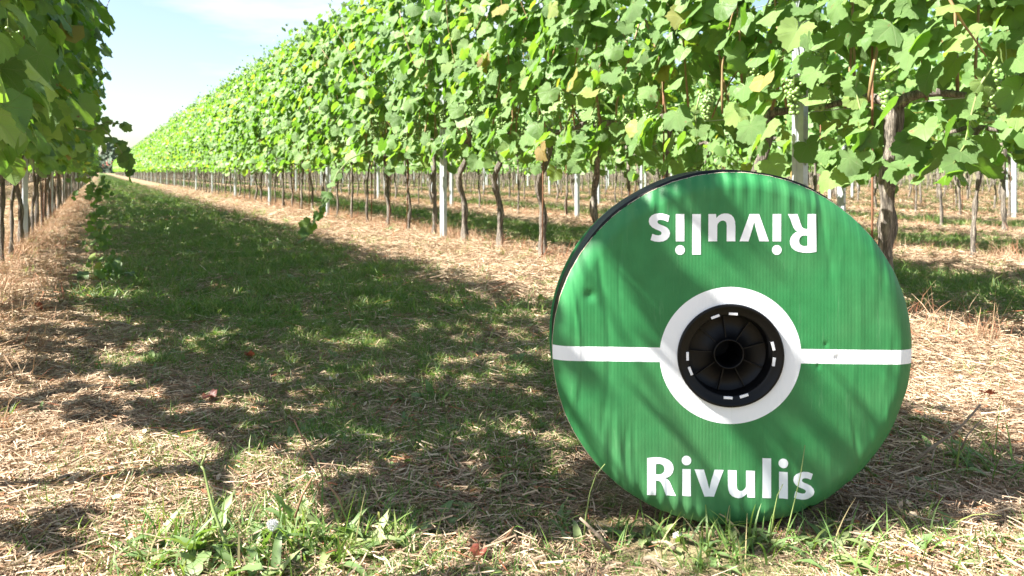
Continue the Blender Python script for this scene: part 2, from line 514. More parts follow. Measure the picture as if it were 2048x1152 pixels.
def bunch_mesh(seed, n=62, sph=ICO2):
    rg = np.random.default_rng(seed)
    t = rg.random(n) ** .8
    r = .040 * (1 - .72 * t) * rg.uniform(.75, 1.05, n)
    a = rg.uniform(0, 6.28, n)
    pos = np.stack([np.cos(a) * r, np.sin(a) * r, -.02 - t * .135], 1)
    s = rg.uniform(.0072, .0092, n)
    v, f = frames_to_arrays(sph[0], sph[1], pos, np.repeat(np.eye(3)[None], n, 0), s)
    st = tube([(0, 0, .05), (.002, 0, 0), (0, 0, -.13)], [.002, .002, .001], 5)
    tri = []
    for q in st[1]:
        for k in range(1, len(q) - 1): tri.append((q[0], q[k], q[k + 1]))
    sv = np.array([tuple(q) for q in st[0]])
    V = np.concatenate([v, sv]); F = np.concatenate([f, np.array(tri) + len(v)])
    mi = np.zeros(len(F), int); mi[len(f):] = 1
    return mesh_from('grape_bunch', V, F, [M_GRAPE, M_GREENSHOOT], mat_idx=mi)
BUNCH = [bunch_mesh(60 + i) for i in range(4)]

def post_mesh(height=2.45, w=.058, d=.036):
    """open C-section with lips"""
    t = .0035
    prof = [(-w/2, -d/2), (-w/2, d/2), (-w/2 + .012, d/2), (-w/2 + .012, d/2 - t), (-w/2 + t, d/2 - t), (-w/2 + t, -d/2 + t), (-.008, -d/2 + t), (-.005, -d/2 + .008),
            (.005, -d/2 + .008), (.008, -d/2 + t), (w/2 - t, -d/2 + t), (w/2 - t, d/2 - t), (w/2 - .012, d/2 - t), (w/2 - .012, d/2), (w/2, d/2), (w/2, -d/2),
            (.008, -d/2), (.005, -d/2 + .0045), (-.005, -d/2 + .0045), (-.008, -d/2)]
    n = len(prof)
    V = [(x, y, -.05) for x, y in prof] + [(x, y, height) for x, y in prof]
    F = [(k, (k + 1) % n, n + (k + 1) % n, n + k) for k in range(n)] + [tuple(range(n))[::-1], tuple(range(n, 2 * n))]
    parts = [(V, F)]
    for z in np.arange(.35, height - .1, .10):       # pressed wire hooks on both edges
        for s in (-1, 1):
            parts.append(box(s * (w / 2 + .004), -.004, z, .008, .004, .018))
    V, F = join(parts)
    me = mesh_from('trellis_post', np.array(V), F, [M_ZINC], smooth=False)
    return me
POST = post_mesh()

# ------------------------------------------------------------------ the ground
def ground():
    def axis(lo, hi, nearlo, nearhi, step, growth):
        a = list(np.arange(nearlo, nearhi, step))
        s = step; x = a[-1]
        while x < hi: s *= growth; x += s; a.append(x)
        s = step; x = a[0]
        while x > lo: s *= growth; x -= s; a.insert(0, x)
        return np.array(a)
    xs = axis(-1500, 1800, -2.2, 7.2, .05, 1.09)
    ys = axis(-300, 3000, -.6, 9.0, .05, 1.09)
    X, Y = np.meshgrid(xs, ys)
    Z = gz(X, Y)
    Z = np.where((np.abs(X) > 60) | (Y > 200), 0, Z)
    V = np.stack([X, Y, Z], 2).reshape(-1, 3)
    nx, ny = len(xs), len(ys)
    i, j = np.meshgrid(np.arange(nx - 1), np.arange(ny - 1))
    a = (j * nx + i).ravel()
    F = np.stack([a, a + 1, a + nx + 1, a + nx], 1)
    m, n, l, b = new_mat('vineyard_soil')
    g = n.new('ShaderNodeNewGeometry')
    sx = n.new('ShaderNodeSeparateXYZ'); l.new(g.outputs['Position'], sx.inputs[0])
    nz = N(n, 'ShaderNodeTexNoise', Scale=2.2, Detail=6.0, Roughness=.6); l.new(g.outputs['Position'], nz.inputs['Vector'])
    # distance from the nearest alley centre: 1 in the grassed middle, 0 under the vines
    xw = math_node(n, l, 'SUBTRACT', sx.outputs[0], 1.05)
    big = math_node(n, l, 'GREATER_THAN', sx.outputs[0], L1)
    def bump_at(c, hw):
        d = math_node(n, l, 'ABSOLUTE', math_node(n, l, 'SUBTRACT', sx.outputs[0], c))
        d = math_node(n, l, 'ADD', d, math_node(n, l, 'MULTIPLY', math_node(n, l, 'SUBTRACT', nz.outputs['Fac'], .5), 1.1))
        return math_node(n, l, 'MULTIPLY', math_node(n, l, 'SUBTRACT', hw, d), 3.0, clamp=True)
    g1 = bump_at(.85, 1.0)
    xr = math_node(n, l, 'SUBTRACT', math_node(n, l, 'MODULO', math_node(n, l, 'ADD', math_node(n, l, 'SUBTRACT', sx.outputs[0], L1), 270.0), 2.70), 1.35)
    dr = math_node(n, l, 'ADD', math_node(n, l, 'ABSOLUTE', xr), math_node(n, l, 'MULTIPLY', math_node(n, l, 'SUBTRACT', nz.outputs['Fac'], .5), 1.1))
    g2 = math_node(n, l, 'MULTIPLY', math_node(n, l, 'MULTIPLY', math_node(n, l, 'SUBTRACT', .85, dr), 3.0, clamp=True), big)
    gr = math_node(n, l, 'MAXIMUM', g1, g2)
    far = math_node(n, l, 'MULTIPLY', math_node(n, l, 'SUBTRACT', sx.outputs[1], 2.0), .12, clamp=True)
    gr = math_node(n, l, 'MULTIPLY', gr, math_node(n, l, 'ADD', .35, math_node(n, l, 'MULTIPLY', far, .65)))
    n2 = N(n, 'ShaderNodeTexNoise', Scale=45.0, Detail=5.0, Roughness=.7); l.new(g.outputs['Position'], n2.inputs['Vector'])
    dry = ramp(n, l, n2.outputs['Fac'], [(.3, (.09, .06, .04)), (.5, (.22, .155, .10)), (.7, (.40, .30, .20))])
    grn = ramp(n, l, n2.outputs['Fac'], [(.3, (.035, .05, .018)), (.5, (.07, .11, .03)), (.7, (.15, .18, .06))])
    mx = n.new('ShaderNodeMixRGB'); l.new(gr, mx.inputs['Fac']); l.new(dry, mx.inputs['Color1']); l.new(grn, mx.inputs['Color2'])
    l.new(mx.outputs['Color'], b.inputs['Base Color'])
    b.inputs['Roughness'].default_value = .95; b.inputs['Specular IOR Level'].default_value = .1
    bp = N(n, 'ShaderNodeBump', Strength=1.0, Distance=.02); l.new(n2.outputs['Fac'], bp.inputs['Height']); l.new(bp.outputs['Normal'], b.inputs['Normal'])
    o = link('ground', mesh_from('ground', V, F, [m]))
    tag(o, 'vineyard ground of dry soil and mown grass between the vine rows', None, None, 'structure')
ground()

# ------------------------------------------------------------------ scatter (one object each, filled by geometry nodes)
def scatter(name, sources, pos, rot, scl, idx, label):
    me = bpy.data.meshes.new(name)
    me.vertices.add(len(pos)); me.vertices.foreach_set('co', np.asarray(pos, np.float32).ravel())
    for nm, ty, dat, key in (('rot', 'FLOAT_VECTOR', rot, 'vector'), ('scl', 'FLOAT', scl, 'value'), ('idx', 'INT', idx, 'value')):
        a = me.attributes.new(nm, ty, 'POINT')
        a.data.foreach_set(key, np.asarray(dat, np.int32 if ty == 'INT' else np.float32).ravel())
    src = bpy.data.collections.new(name + '_sources')
    for k, m in enumerate(sources):
        src.objects.link(bpy.data.objects.new('%s_piece_%02d' % (name, k), m))
    ng = bpy.data.node_groups.new(name, 'GeometryNodeTree')
    ng.interface.new_socket('Geometry', in_out='INPUT', socket_type='NodeSocketGeometry')
    ng.interface.new_socket('Geometry', in_out='OUTPUT', socket_type='NodeSocketGeometry')
    n, l = ng.nodes, ng.links
    gi, go = n.new('NodeGroupInput'), n.new('NodeGroupOutput')
    ci = n.new('GeometryNodeCollectionInfo'); ci.inputs['Collection'].default_value = src
    ci.inputs['Separate Children'].default_value = True; ci.inputs['Reset Children'].default_value = True
    ip = n.new('GeometryNodeInstanceOnPoints'); ip.inputs['Pick Instance'].default_value = True
    def att(nm, ty):
        q = n.new('GeometryNodeInputNamedAttribute'); q.data_type = ty; q.inputs['Name'].default_value = nm; return q.outputs['Attribute']
    e2r = n.new('FunctionNodeEulerToRotation')
    l.new(att('rot', 'FLOAT_VECTOR'), e2r.inputs[0])
    l.new(gi.outputs[0], ip.inputs['Points']); l.new(ci.outputs[0], ip.inputs['Instance'])
    l.new(att('idx', 'INT'), ip.inputs['Instance Index']); l.new(e2r.outputs[0], ip.inputs['Rotation'])
    l.new(att('scl', 'FLOAT'), ip.inputs['Scale']); l.new(ip.outputs[0], go.inputs[0])
    o = link(name, me)
    md = o.modifiers.new('scatter', 'NODES'); md.node_group = ng
    tag(o, label, None, None, 'stuff')
    return o

def ribbons(n, rg, length, width, pitch, bend, spread, zr=(0, .012), segs=2, up=False, taper=False, hue=None):
    """n bent ribbons: lying stalks (up False) or rising blades"""
    V, F, Hh, off = [], [], [], 0
    for i in range(n):
        L = rg.uniform(*length); w = rg.uniform(*width); a = rg.uniform(0, 2 * math.pi)
        pt = rg.uniform(*pitch); b = rg.uniform(*bend)
        rr = spread * math.sqrt(rg.random()); pa = rg.uniform(0, 6.28)
        p = np.array([math.cos(pa) * rr, math.sin(pa) * rr, rg.uniform(*zr)])
        roll = rg.uniform(-1.2, 1.2)
        for s in range(segs + 1):
            d = np.array([math.cos(a) * math.cos(pt), math.sin(a) * math.cos(pt), math.sin(pt)])
            sd = np.array([-math.sin(a) * math.cos(roll), math.cos(a) * math.cos(roll), math.sin(roll)])
            ww = w / 2 * (1 if not taper else (1 - .92 * (s / segs) ** 1.5) * (.7 + .3 * min(1, s)))
            V += [p - sd * ww, p + sd * ww]
            if s < segs:
                F.append((off + 2 * s, off + 2 * s + 1, off + 2 * s + 3, off + 2 * s + 2))
            p = p + d * L / segs
            pt -= b; 
            if not up: a += rg.uniform(-.25, .25)
            if not up: p[2] = max(p[2], -.004)
        Hh += [hue if hue is not None else rg.random()] * (2 * (segs + 1)); off += 2 * (segs + 1)
    return np.array(V), np.array(F), np.array(Hh)

STRAW_M, GRASS_M, DRY_M, WEED_M, BIT_M = [], [], [], [], []
for i in range(12):
    rg = np.random.default_rng(900 + i)
    v, f, h = ribbons(84, rg, (.012, .060), (.0010, .0028), (-.22, .30), (-.10, .16), .11, (0, .022))
    STRAW_M.append(mesh_from('straw_piece', v, f, [M_STRAW], hue=h * .97, smooth=False))
for i in range(8):
    rg = np.random.default_rng(930 + i)
    v, f, h = ribbons(22, rg, (.025, .085), (.0028, .0055), (.4, 1.45), (.12, .5), .035, (-.004, .0), 3, True, True)
    GRASS_M.append(mesh_from('grass_tuft_piece', v, f, [M_GRASS], hue=h, smooth=False))
for i in range(6):
    rg = np.random.default_rng(950 + i)
    v, f, h = ribbons(18, rg, (.07, .24), (.002, .006), (.7, 1.5), (.02, .35), .06, (-.004, .0), 3, True, True)
    DRY_M.append(mesh_from('dry_tuft_piece', v, f, [M_DRY], hue=h, smooth=False))

def blade_leaf(L, W, pitch, az, curl, rg, lobed=False, base=(0, 0, 0), segs=6):
    """oval or lobed weed leaf with a fold along the midrib"""
    V, F = [], []
    p = np.array(base, float)
    pt = pitch
    for s in range(segs + 1):
        t = s / segs
        d = np.array([math.cos(az) * math.cos(pt), math.sin(az) * math.cos(pt), math.sin(pt)])
        sd = np.array([-math.sin(az), math.cos(az), 0])
        nn = np.cross(d, sd)
        w = W / 2 * (math.sin(math.pi * min(1, (.10 + .90 * t)) ** .85) + .05) * (1 - .0 * t)
        if lobed: w *= (1.25 if s % 2 else .62)
        if s == segs: w *= .15
        nn = -nn if nn[2] < 0 else nn
        V += [p - sd * w + nn * w * .35 + nn * rg.uniform(-.05, .05) * W, p - nn * .0, p + sd * w + nn * w * .35 + nn * rg.uniform(-.05, .05) * W]
        p = p + d * L / segs; pt -= curl
    for s in range(segs):
        o = 3 * s
        F += [(o, o + 1, o + 4, o + 3), (o + 1, o + 2, o + 5, o + 4)]
    return np.array(V), np.array(F)

def rosette(n, rg, Lr, Wr, lobed=False, pr=(.15, 1.0)):
    VV, FF, HH, off = [], [], [], 0
    for k in range(n):
        az = 2.4 * k + rg.uniform(-.3, .3)
        v, f = blade_leaf(rg.uniform(*Lr), rg.uniform(*Wr), rg.uniform(*pr), az, rg.uniform(.05, .28), rg, lobed)
        VV.append(v); FF.append(f + off); off += len(v); HH.append(np.full(len(v), rg.random()))
    return np.concatenate(VV), np.concatenate(FF), np.concatenate(HH)
for i in range(8):
    rg = np.random.default_rng(970 + i)
    v, f, h = rosette(7 + i % 4, rg, (.02, .055), (.010, .022), lobed=(i % 3 == 0))
    WEED_M.append(mesh_from('weed_piece', v, f, [M_WEED], hue=h))
for i in range(3):
    rg = np.random.default_rng(985 + i)
    VV, FF, HH, off = [], [], [], 0
    for k in range(16):
        v, f = blade_leaf(rg.uniform(.012, .03), rg.uniform(.006, .016), rg.uniform(-.3, .5), rg.uniform(0, 6.28), rg.uniform(-.3, .3), rg,
                          base=(rg.uniform(-.08, .08), rg.uniform(-.08, .08), rg.uniform(.003, .02)), segs=2)
        VV.append(v); FF.append(f + off); off += len(v); HH.append(np.full(len(v), rg.random()))
    BIT_M.append(mesh_from('litter_piece', np.concatenate(VV), np.concatenate(FF), [M_STRAW], hue=np.concatenate(HH)))

def cells(X, Y):
    return (np.sin(X * 3.1 + 2 * np.sin(Y * 1.7)) * .5 + np.sin(Y * 4.3 + 1.5 * np.sin(X * 2.9 + 1)) * .5 + np.sin(X * 9 + Y * 7.3) * .35)

def green(X, Y):
    """how grassy a spot is: 1 in the middle of an alley, 0 under the vines"""
    nse = .16 * cells(X, Y)
    g = np.clip((1.02 - np.abs(X - .88) + nse) * 2.4, 0, 1)
    fade = .42 + .58 * np.clip((Y - 1.2) / 2.2, 0, 1)
    fade = np.maximum(fade, np.clip(1.2 - np.abs(X - .75) * 1.6, 0, .8) * np.clip((Y - .5) * .9, 0, 1))
    g = g * fade
    xr = (X - L1) % 2.70 - 1.35
    g2 = np.clip((.80 - np.abs(xr) + nse) * 2.6, 0, 1)
    return np.where(X > L1, g2, np.maximum(g, .55 * (X * math.sin(YAW) + Y * math.cos(YAW) < 1.48) * np.clip(X * 2 + .2, 0, 1)))

def sample(n, dmin, dmax, p=1.0, margin=160):
    """points in the wedge the camera sees, thinning with distance"""
    u = R.uniform(-margin, 2048 + margin, n)
    t = R.random(n)
    if p == 1.0: d = dmin * (dmax / dmin) ** t
    else: d = (dmin ** p + t * (dmax ** p - dmin ** p)) ** (1 / p)
    x = (u - 1024) / FPX * d
    X = x * math.cos(YAW) + d * math.sin(YAW); Y = -x * math.sin(YAW) + d * math.cos(YAW)
    return X, Y, d

def foot_scale(X, Y):
    x = X * math.cos(YAW) - Y * math.sin(YAW); d = X * math.sin(YAW) + Y * math.cos(YAW)
    return np.where((np.abs(x - .40) < .30) & (d > 1.15) & (d < 1.75), .45, 1.0)

def reel_clear(X, Y, pad=.0):
    x = X * math.cos(YAW) - Y * math.sin(YAW); d = X * math.sin(YAW) + Y * math.cos(YAW)
    return ~((np.abs(x - .408) < .20 + pad) & (d > 1.32 - pad) & (d < 1.70 + pad))

def build_scatter():
    # straw: near, middle, far
    P = [[], [], [], []]
    for n, d0, d1, p, sc in ((19000, .95, 3.2, 1.6, .85), (12000, 3.2, 9.5, 1.5, 1.25), (8000, 9.5, 34, 1.2, 2.2)):
        X, Y, d = sample(n, d0, d1, p)
        g = green(X, Y)
        k = (R.random(n) > g * .76) & (R.random(n) < .66 + .55 * cells(X * 2.3, Y * 2.3))
        X, Y = X[k], Y[k]
        P[0].append(np.stack([X, Y, gz(X, Y) - .002], 1)); m = len(X)
        P[1].append(np.stack([R.normal(0, .06, m), R.normal(0, .06, m), R.uniform(0, 6.28, m)], 1))
        P[2].append(sc * R.uniform(.75, 1.25, m) * foot_scale(X, Y)); P[3].append(R.integers(0, 12, m))
    P = [np.concatenate(a) for a in P]
    scatter('straw_litter', STRAW_M, *P, 'dry mown straw littering the soil between and under the vine rows')
    X, Y, d = sample(1300, .95, 5, 1.5); k = foot_scale(X, Y) > .9; X, Y = X[k], Y[k]; m = len(X)
    scatter('leaf_litter', BIT_M, np.stack([X, Y, gz(X, Y)], 1), np.stack([R.normal(0, .1, m), R.normal(0, .1, m), R.uniform(0, 6.28, m)], 1),
            R.uniform(.5, .95, m), R.integers(0, 3, m), 'small dead leaf scraps lying among the straw')
    P = [[], [], [], []]
    for n, d0, d1, p, sc in ((26000, .95, 3.4, 1.6, .62), (34000, 3.4, 10, 1.5, 1.05), (30000, 10, 60, .9, 1.9)):
        X, Y, d = sample(n, d0, d1, p)
        g = green(X, Y) * .97 + .03
        k = (R.random(n) < g * np.clip(.92 + .7 * cells(X * 1.7 + 3, Y * 1.7), .3, 1)) & reel_clear(X, Y)
        X, Y = X[k], Y[k]; m = len(X)
        P[0].append(np.stack([X, Y, gz(X, Y)], 1))
        P[1].append(np.stack([R.normal(0, .15, m), R.normal(0, .15, m), R.uniform(0, 6.28, m)], 1))
        P[2].append(sc * R.uniform(.55, 1.35, m) * foot_scale(X, Y)); P[3].append(R.integers(0, 8, m))
    P = [np.concatenate(a) for a in P]
    scatter('grass', GRASS_M, *P, 'short green grass growing along the alleys between the vine rows')
    P = [[], [], [], []]
    for n, d0, d1, p, sc in ((9000, .95, 4.0, 1.6, .85), (6500, 4.0, 12, 1.5, 1.3)):
        X, Y, d = sample(n, d0, d1, p)
        k = (R.random(n) < np.clip(green(X, Y) * 1.0, .03, .75) * np.clip(.35 + cells(X * 1.9, Y * 1.9), .05, 1)) & reel_clear(X, Y)
        X, Y = X[k], Y[k]; m = len(X)
        P[0].append(np.stack([X, Y, gz(X, Y)], 1))
        P[1].append(np.stack([R.normal(0, .15, m), R.normal(0, .15, m), R.uniform(0, 6.28, m)], 1))
        P[2].append(sc * R.uniform(.6, 1.4, m) * foot_scale(X, Y)); P[3].append(R.integers(0, 8, m))
    P = [np.concatenate(a) for a in P]
    scatter('weeds', WEED_M, *P, 'low broad-leaved weeds scattered through the grass')
    # standing dry grass beneath the vines
    pos, sc = [], []
    for ri, L in enumerate(ROWS[:9]):
        k = int(900 if ri < 3 else 500)
        y = R.uniform(.2, 22, k) if ri else R.uniform(2.0, 22, k)
        x = L + R.normal(0, .17, k) + .1
        q = R.uniform(.35, 1.0, k)
        u, v, d = project(x, y, np.zeros(k))
        m = (u > -200) & (u < 2250) & (d > 1)
        pos.append(np.stack([x, y, gz(x, y)], 1)[m]); sc.append(q[m])
    pos, sc = np.concatenate(pos), np.concatenate(sc); m = len(pos)
    scatter('dry_grass', DRY_M, pos, np.stack([R.normal(0, .2, m), R.normal(0, .2, m), R.uniform(0, 6.28, m)], 1), sc * .95, R.integers(0, 6, m),
            'bleached dry grass standing in the strips beneath the vines')
build_scatter()

# ------------------------------------------------------------------ light falling on the reel: where the canopy beside the camera has gaps
PXM = H / (1052 - HOR)          # metres per photo pixel on the reel's face
ZR = FPX * PXM                  # distance of the reel's face
RC = ((1469 - 1024) * PXM, (343 - 700) * PXM + H)
def hit_reel(P):
    """face positions (photo pixels) where rays of sunlight through the points P (n,3) meet the reel's face plane"""
    P = np.atleast_2d(P)
    x = P[:, 0] * math.cos(YAW) - P[:, 1] * math.sin(YAW); d = P[:, 0] * math.sin(YAW) + P[:, 1] * math.cos(YAW)
    ux, ud, uz = math.cos(PHI) * math.cos(SUN_EL), math.sin(PHI) * math.cos(SUN_EL), -math.sin(SUN_EL)
    t = (ZR - d) / ud
    return 1024 + (x + ux * t) / PXM, HOR + (H - (P[:, 2] + uz * t)) / PXM, t

STREAKS = ((1150, 545, 1205, 625, 22), (1155, 655, 1250, 750, 18), (1220, 730, 1455, 915, 24), (1175, 870, 1265, 980, 28),
           (1340, 500, 1480, 590, 20), (1480, 600, 1590, 690, 18))
def face_lit(u, v):
    """sunlit patches of the face"""
    r = np.hypot(u - 1469, v - 700) < 385
    big = ((v < 430 + (u - 1300) * .10) & (u > 1180)) | (u > 1610 + (v - 560) * .14) | ((u > 1570) & (v < 560))
    st = np.zeros_like(u, bool)
    for x0, y0, x1, y1, w in STREAKS:
        dx, dy = x1 - x0, y1 - y0; L = math.hypot(dx, dy)
        t = ((u - x0) * dx + (v - y0) * dy) / L
        q = np.abs((u - x0) * -dy + (v - y0) * dx) / L
        st |= (-w < t) & (t < L + w) & (q < w)
    return r & big, r & st, r

def ground_lit(u, v):
    """sunlit parts of the ground in front"""
    if (u - 100) ** 2 / 120 ** 2 + (v - 1075) ** 2 / 38 ** 2 < 1: return False
    if (u - 900) ** 2 / 130 ** 2 + (v - 1085) ** 2 / 18 ** 2 < 1: return False
    line = np.interp(u, [-200, 150, 330, 450, 620, 720, 850, 1000, 1150, 1250, 1700, 1850, 2300], [840, 850, 880, 915, 965, 1050, 1090, 1085, 1065, 1062, 1040, 1035, 1030])
    return v > line

_q = np.array([(x, y, 0) for x in (-.8, -.4, 0, .4, .8) for y in (-.5, -.1, .3, .7, 1.0)])
def gap(P, fr, sc):
    """True for leaves (centre, frame, size) that would stand where the hedge beside the camera lets the sun through"""
    pts = np.einsum('kij,nj->kni', fr, _q) * sc[:, None, None] + P[:, None, :]
    u, v, t = hit_reel(pts.reshape(-1, 3))
    big, st, on = face_lit(u, v)
    k = len(P)
    big, st, on = [a.reshape(k, -1) for a in (big, st, on)]
    out = (big.mean(1) > .35) | (st.mean(1) > .03)
    tt = P[:, 2] / math.sin(SUN_EL)
    gu, gv, d = project(P[:, 0] + SUN_TO.x * tt, P[:, 1] + SUN_TO.y * tt, 0.0)
    g = (d < .3) | ((d < 2.1) & np.array([ground_lit(float(a), float(b)) for a, b in zip(gu, gv)]))
    return np.where(on.any(1), out, g)

# ------------------------------------------------------------------ vines
ORD = ['first', 'second', 'third', 'fourth', 'fifth', 'sixth', 'seventh', 'eighth', 'ninth', 'tenth', 'eleventh', 'twelfth', 'thirteenth', 'fourteenth', 'fifteenth',
       'sixteenth', 'seventeenth', 'eighteenth', 'nineteenth', 'twentieth']
ROWNAME = {0: 'shaded row beside the grass path', 1: 'sunlit row behind the reel', 2: 'second row behind the reel', 3: 'third row behind the reel', 4: 'fourth row behind the reel', 5: 'fifth row behind the reel'}

vines = []
for ri, L in enumerate(ROWS):
    first = {0: 1.93 - VS, 1: .734 * L1 - 2 * VS}.get(ri, R.uniform(0, VS))
    if ri == 2: first = (.603 * 5.5) % VS
    y = first
    while y < 170:
        u, v, d = project(L, y, 0.8)
        inview = (d > .5) and (-130 < u < 2048 + (420 if ri == 1 else 200))
        if ri == 0: inview = True
        if inview and (ri < 6 or y < 120): vines.append((float(d), ri, L, y, float(u)))
        y += VS
vines.sort(key=lambda q: (q[0] * (1.0 if q[1] < 2 else 1.6)))
nearest, rest = vines[:300], vines[300:]
counts = {}

leafcount = 0
def add_leaves(root, ri, y, n, meshes, seed, keep_side=None, **kw):
    global leafcount
    rg = np.random.default_rng(seed)
    pos, fr, s = canopy(n, rg, **kw)
    cut = gap(pos + np.array([L0, y, 0]), fr, s) if (ri == 0 and y < 3.6) else None
    for i in range(len(pos)):
        p = pos[i]
        if ri == 1 and y < 4:
            uu, vv, dd = project(ROWS[1] + p[0], y + p[1], p[2])
            if abs(uu - 1607) < 34 and 185 < vv < 400 and p[0] < .05: continue
        if cut is not None and cut[i]: continue
        m = Matrix(fr[i].tolist()).to_4x4()
        o = bpy.data.objects.new('leaf', meshes[int(rg.integers(0, len(meshes)))])
        o.parent = root
        o.location = p; o.rotation_euler = m.to_euler(); sc = float(s[i]); o.scale = (sc, sc, sc)
        COL.objects.link(o); leafcount += 1

def near_post(ri, y):
    ph = POST_PHASE[ri]; k = math.floor((y - ph) / PS)
    return k, int(round((y - ph - k * PS) / VS - .5)) + 1

far_vine_group = {}
for vi, (d, ri, L, y, u) in enumerate(nearest):
    root = bpy.data.objects.new('grapevine', None)
    root.empty_display_size = .1
    COL.objects.link(root)
    root.location = (L, y, float(gz(L, y)))
    root['category'] = 'grapevine'
    rname = ROWNAME.get(ri, 'rows far behind the reel')
    root['group'] = 'grapevines of the ' + rname
    hidden = (ri == 0 and y < 2.3) or (ri > 1 and u > 2048)
    counts.setdefault(ri, 0); c = counts[ri]
    if not hidden: counts[ri] += 1
    rg = random.Random(3000 + vi)
    side_near = d < 12.5 and ri < 2
    # labels
    if hidden:
        root['label'] = 'grapevine of the %s, just outside the picture edge' % ('shaded row, second' if ri == 0 and y > 1.5 else 'shaded row, nearest' if ri == 0 else rname)
    elif ri == 0:
        if c < 20: root['label'] = '%s grapevine along the %s, dark leaves against the light' % (ORD[c], rname)
        else: root['label'] = 'distant grapevine lost in the dark hedge of the shaded row left of the path'
    elif ri == 1:
        if c < 20: root['label'] = '%s leafy grapevine of the sunlit row counted from the right picture edge' % ORD[c]
        else: root['label'] = 'far grapevine in the bright green wall right of the grass path'
    elif ri <= 5 and c < 20:
        root['label'] = '%s grapevine from the right in the %s' % (ORD[c], rname)
    else:
        root['label'] = 'small distant grapevine seen between the trunks of the nearer rows'
        root['group'] = 'distant grapevines of the rows behind the reel'
    # trunk
    tr = link('trunk', TRUNK[rg.randrange(7)] if d < 14 else TRUNK_FAR[rg.randrange(3)], root, (0, 0, 0), (0, 0, rg.choice((0, math.pi)) + rg.uniform(-.3, .3)),
              (1, 1, 1))
    q = rg.uniform(.5, .95)
    if ri == 1 and abs(y - .734 * L1) < .1: q = 1.0; tr.data = TRUNK_THICK
    tr.scale = (q, q, 1)
    if d < 14 and rg.random() < .6:
        link('support_stake', STAKE, root, (rg.uniform(-.05, .05), rg.uniform(-.07, .07), 0), (rg.uniform(-.03, .03), rg.uniform(-.03, .03), 0))
    if side_near:
        hi = d < 6.5
        n = 298
        add_leaves(root, ri, y, n, LEAF_HI if hi else LEAF_MID, 7000 + vi, size=(.044, .104) if ri == 1 else (.046, .084), half=.36 if ri == 1 else .43, low=.92 if ri == 0 else .90 if y > 2.6 else .76, top=2.55 + rg.uniform(-.12, .12))
        if ri == 0 and y < 3.6:
            kf = lambda p, f_, s_, yy=y: ~gap(p + np.array([L0, yy, 0]), f_, s_)
            fo = link('foliage', joined_foliage(1000, 8100 + vi, T_MID, M_LEAF, size=(.028, .062), half=.36, low=.85, keep=kf), root); fo['kind'] = 'stuff'
        else:
            if ri == 0 and y < 10: link('foliage', FOL_INNER[(vi + 1) % 4], root, (-.05, .1, 0), (0, 0, math.pi))['kind'] = 'stuff'
            if ri == 0 and y > 3.6: link('foliage', FOL_MID[(vi + 3) % 6], root, (0, 0, 0), (0, 0, math.pi))['kind'] = 'stuff'
            fo = link('foliage', (FOL_INNER if ri == 1 else FOL_MID)[vi % 4], root, (0, 0, 0), (0, 0, rg.choice((0, math.pi)))); fo['kind'] = 'stuff'
        for k in range(5):
            link('cane', CANES[rg.randrange(6)], root, (rg.uniform(-.12, .12), -VS / 2 + VS * (k + .5) / 5, .9), (rg.uniform(-.2, .2), rg.uniform(-.25, .25), rg.uniform(0, 6.28)),
                 rg.uniform(.9, 1.2))
        for k in range(5 if ri == 1 else 3):
            sx = -1 if rg.random() < .75 else 1
            link('grape_bunch', BUNCH[rg.randrange(4)], root, (sx * rg.uniform(.10, .30) * (1 if ri == 1 else -1), rg.uniform(-.33, .33), rg.uniform(.93, 1.22)), (0, 0, rg.uniform(0, 6.28)), rg.uniform(.85, 1.15))
    elif d < 19 and ri < 2:
        add_leaves(root, ri, y, 190, LEAF_MID, 7000 + vi, size=(.055, .092))
        fo = link('foliage', FOL_MID[vi % 6], root, (0, 0, 0), (0, 0, rg.choice((0, math.pi)))); fo['kind'] = 'stuff'
    elif ri == 2 and d < 10:
        add_leaves(root, ri, y, 110, LEAF_MID, 7000 + vi, size=(.065, .10), top=1.45, shoots=False)
        fo = link('foliage', FOL_MID[vi % 6], root, (0, 0, 0), (0, 0, rg.choice((0, math.pi)))); fo['kind'] = 'stuff'
    else:
        fo = link('foliage', FOL_MID[vi % 6], root, (0, 0, 0), (0, 0, rg.choice((0, math.pi))), (1, 1, rg.uniform(.95, 1.06))); fo['kind'] = 'stuff'
print('leaf objects', leafcount, 'vines', len(vines))

# vines past the nearest three hundred: one mass
pos = np.array([(L, y, float(gz(L, y))) for d, ri, L, y, u in rest]); m = len(pos)
scatter('distant_vineyard', FOL_FAR + TRUNK_FAR, np.concatenate([pos, pos]),
        np.concatenate([np.stack([np.zeros(m), np.zeros(m), R.choice([0, math.pi], m)], 1)] * 2), np.ones(2 * m),
        np.concatenate([R.integers(0, 4, m), R.integers(4, 7, m)]), 'far ends of the vine rows merging into one green mass')

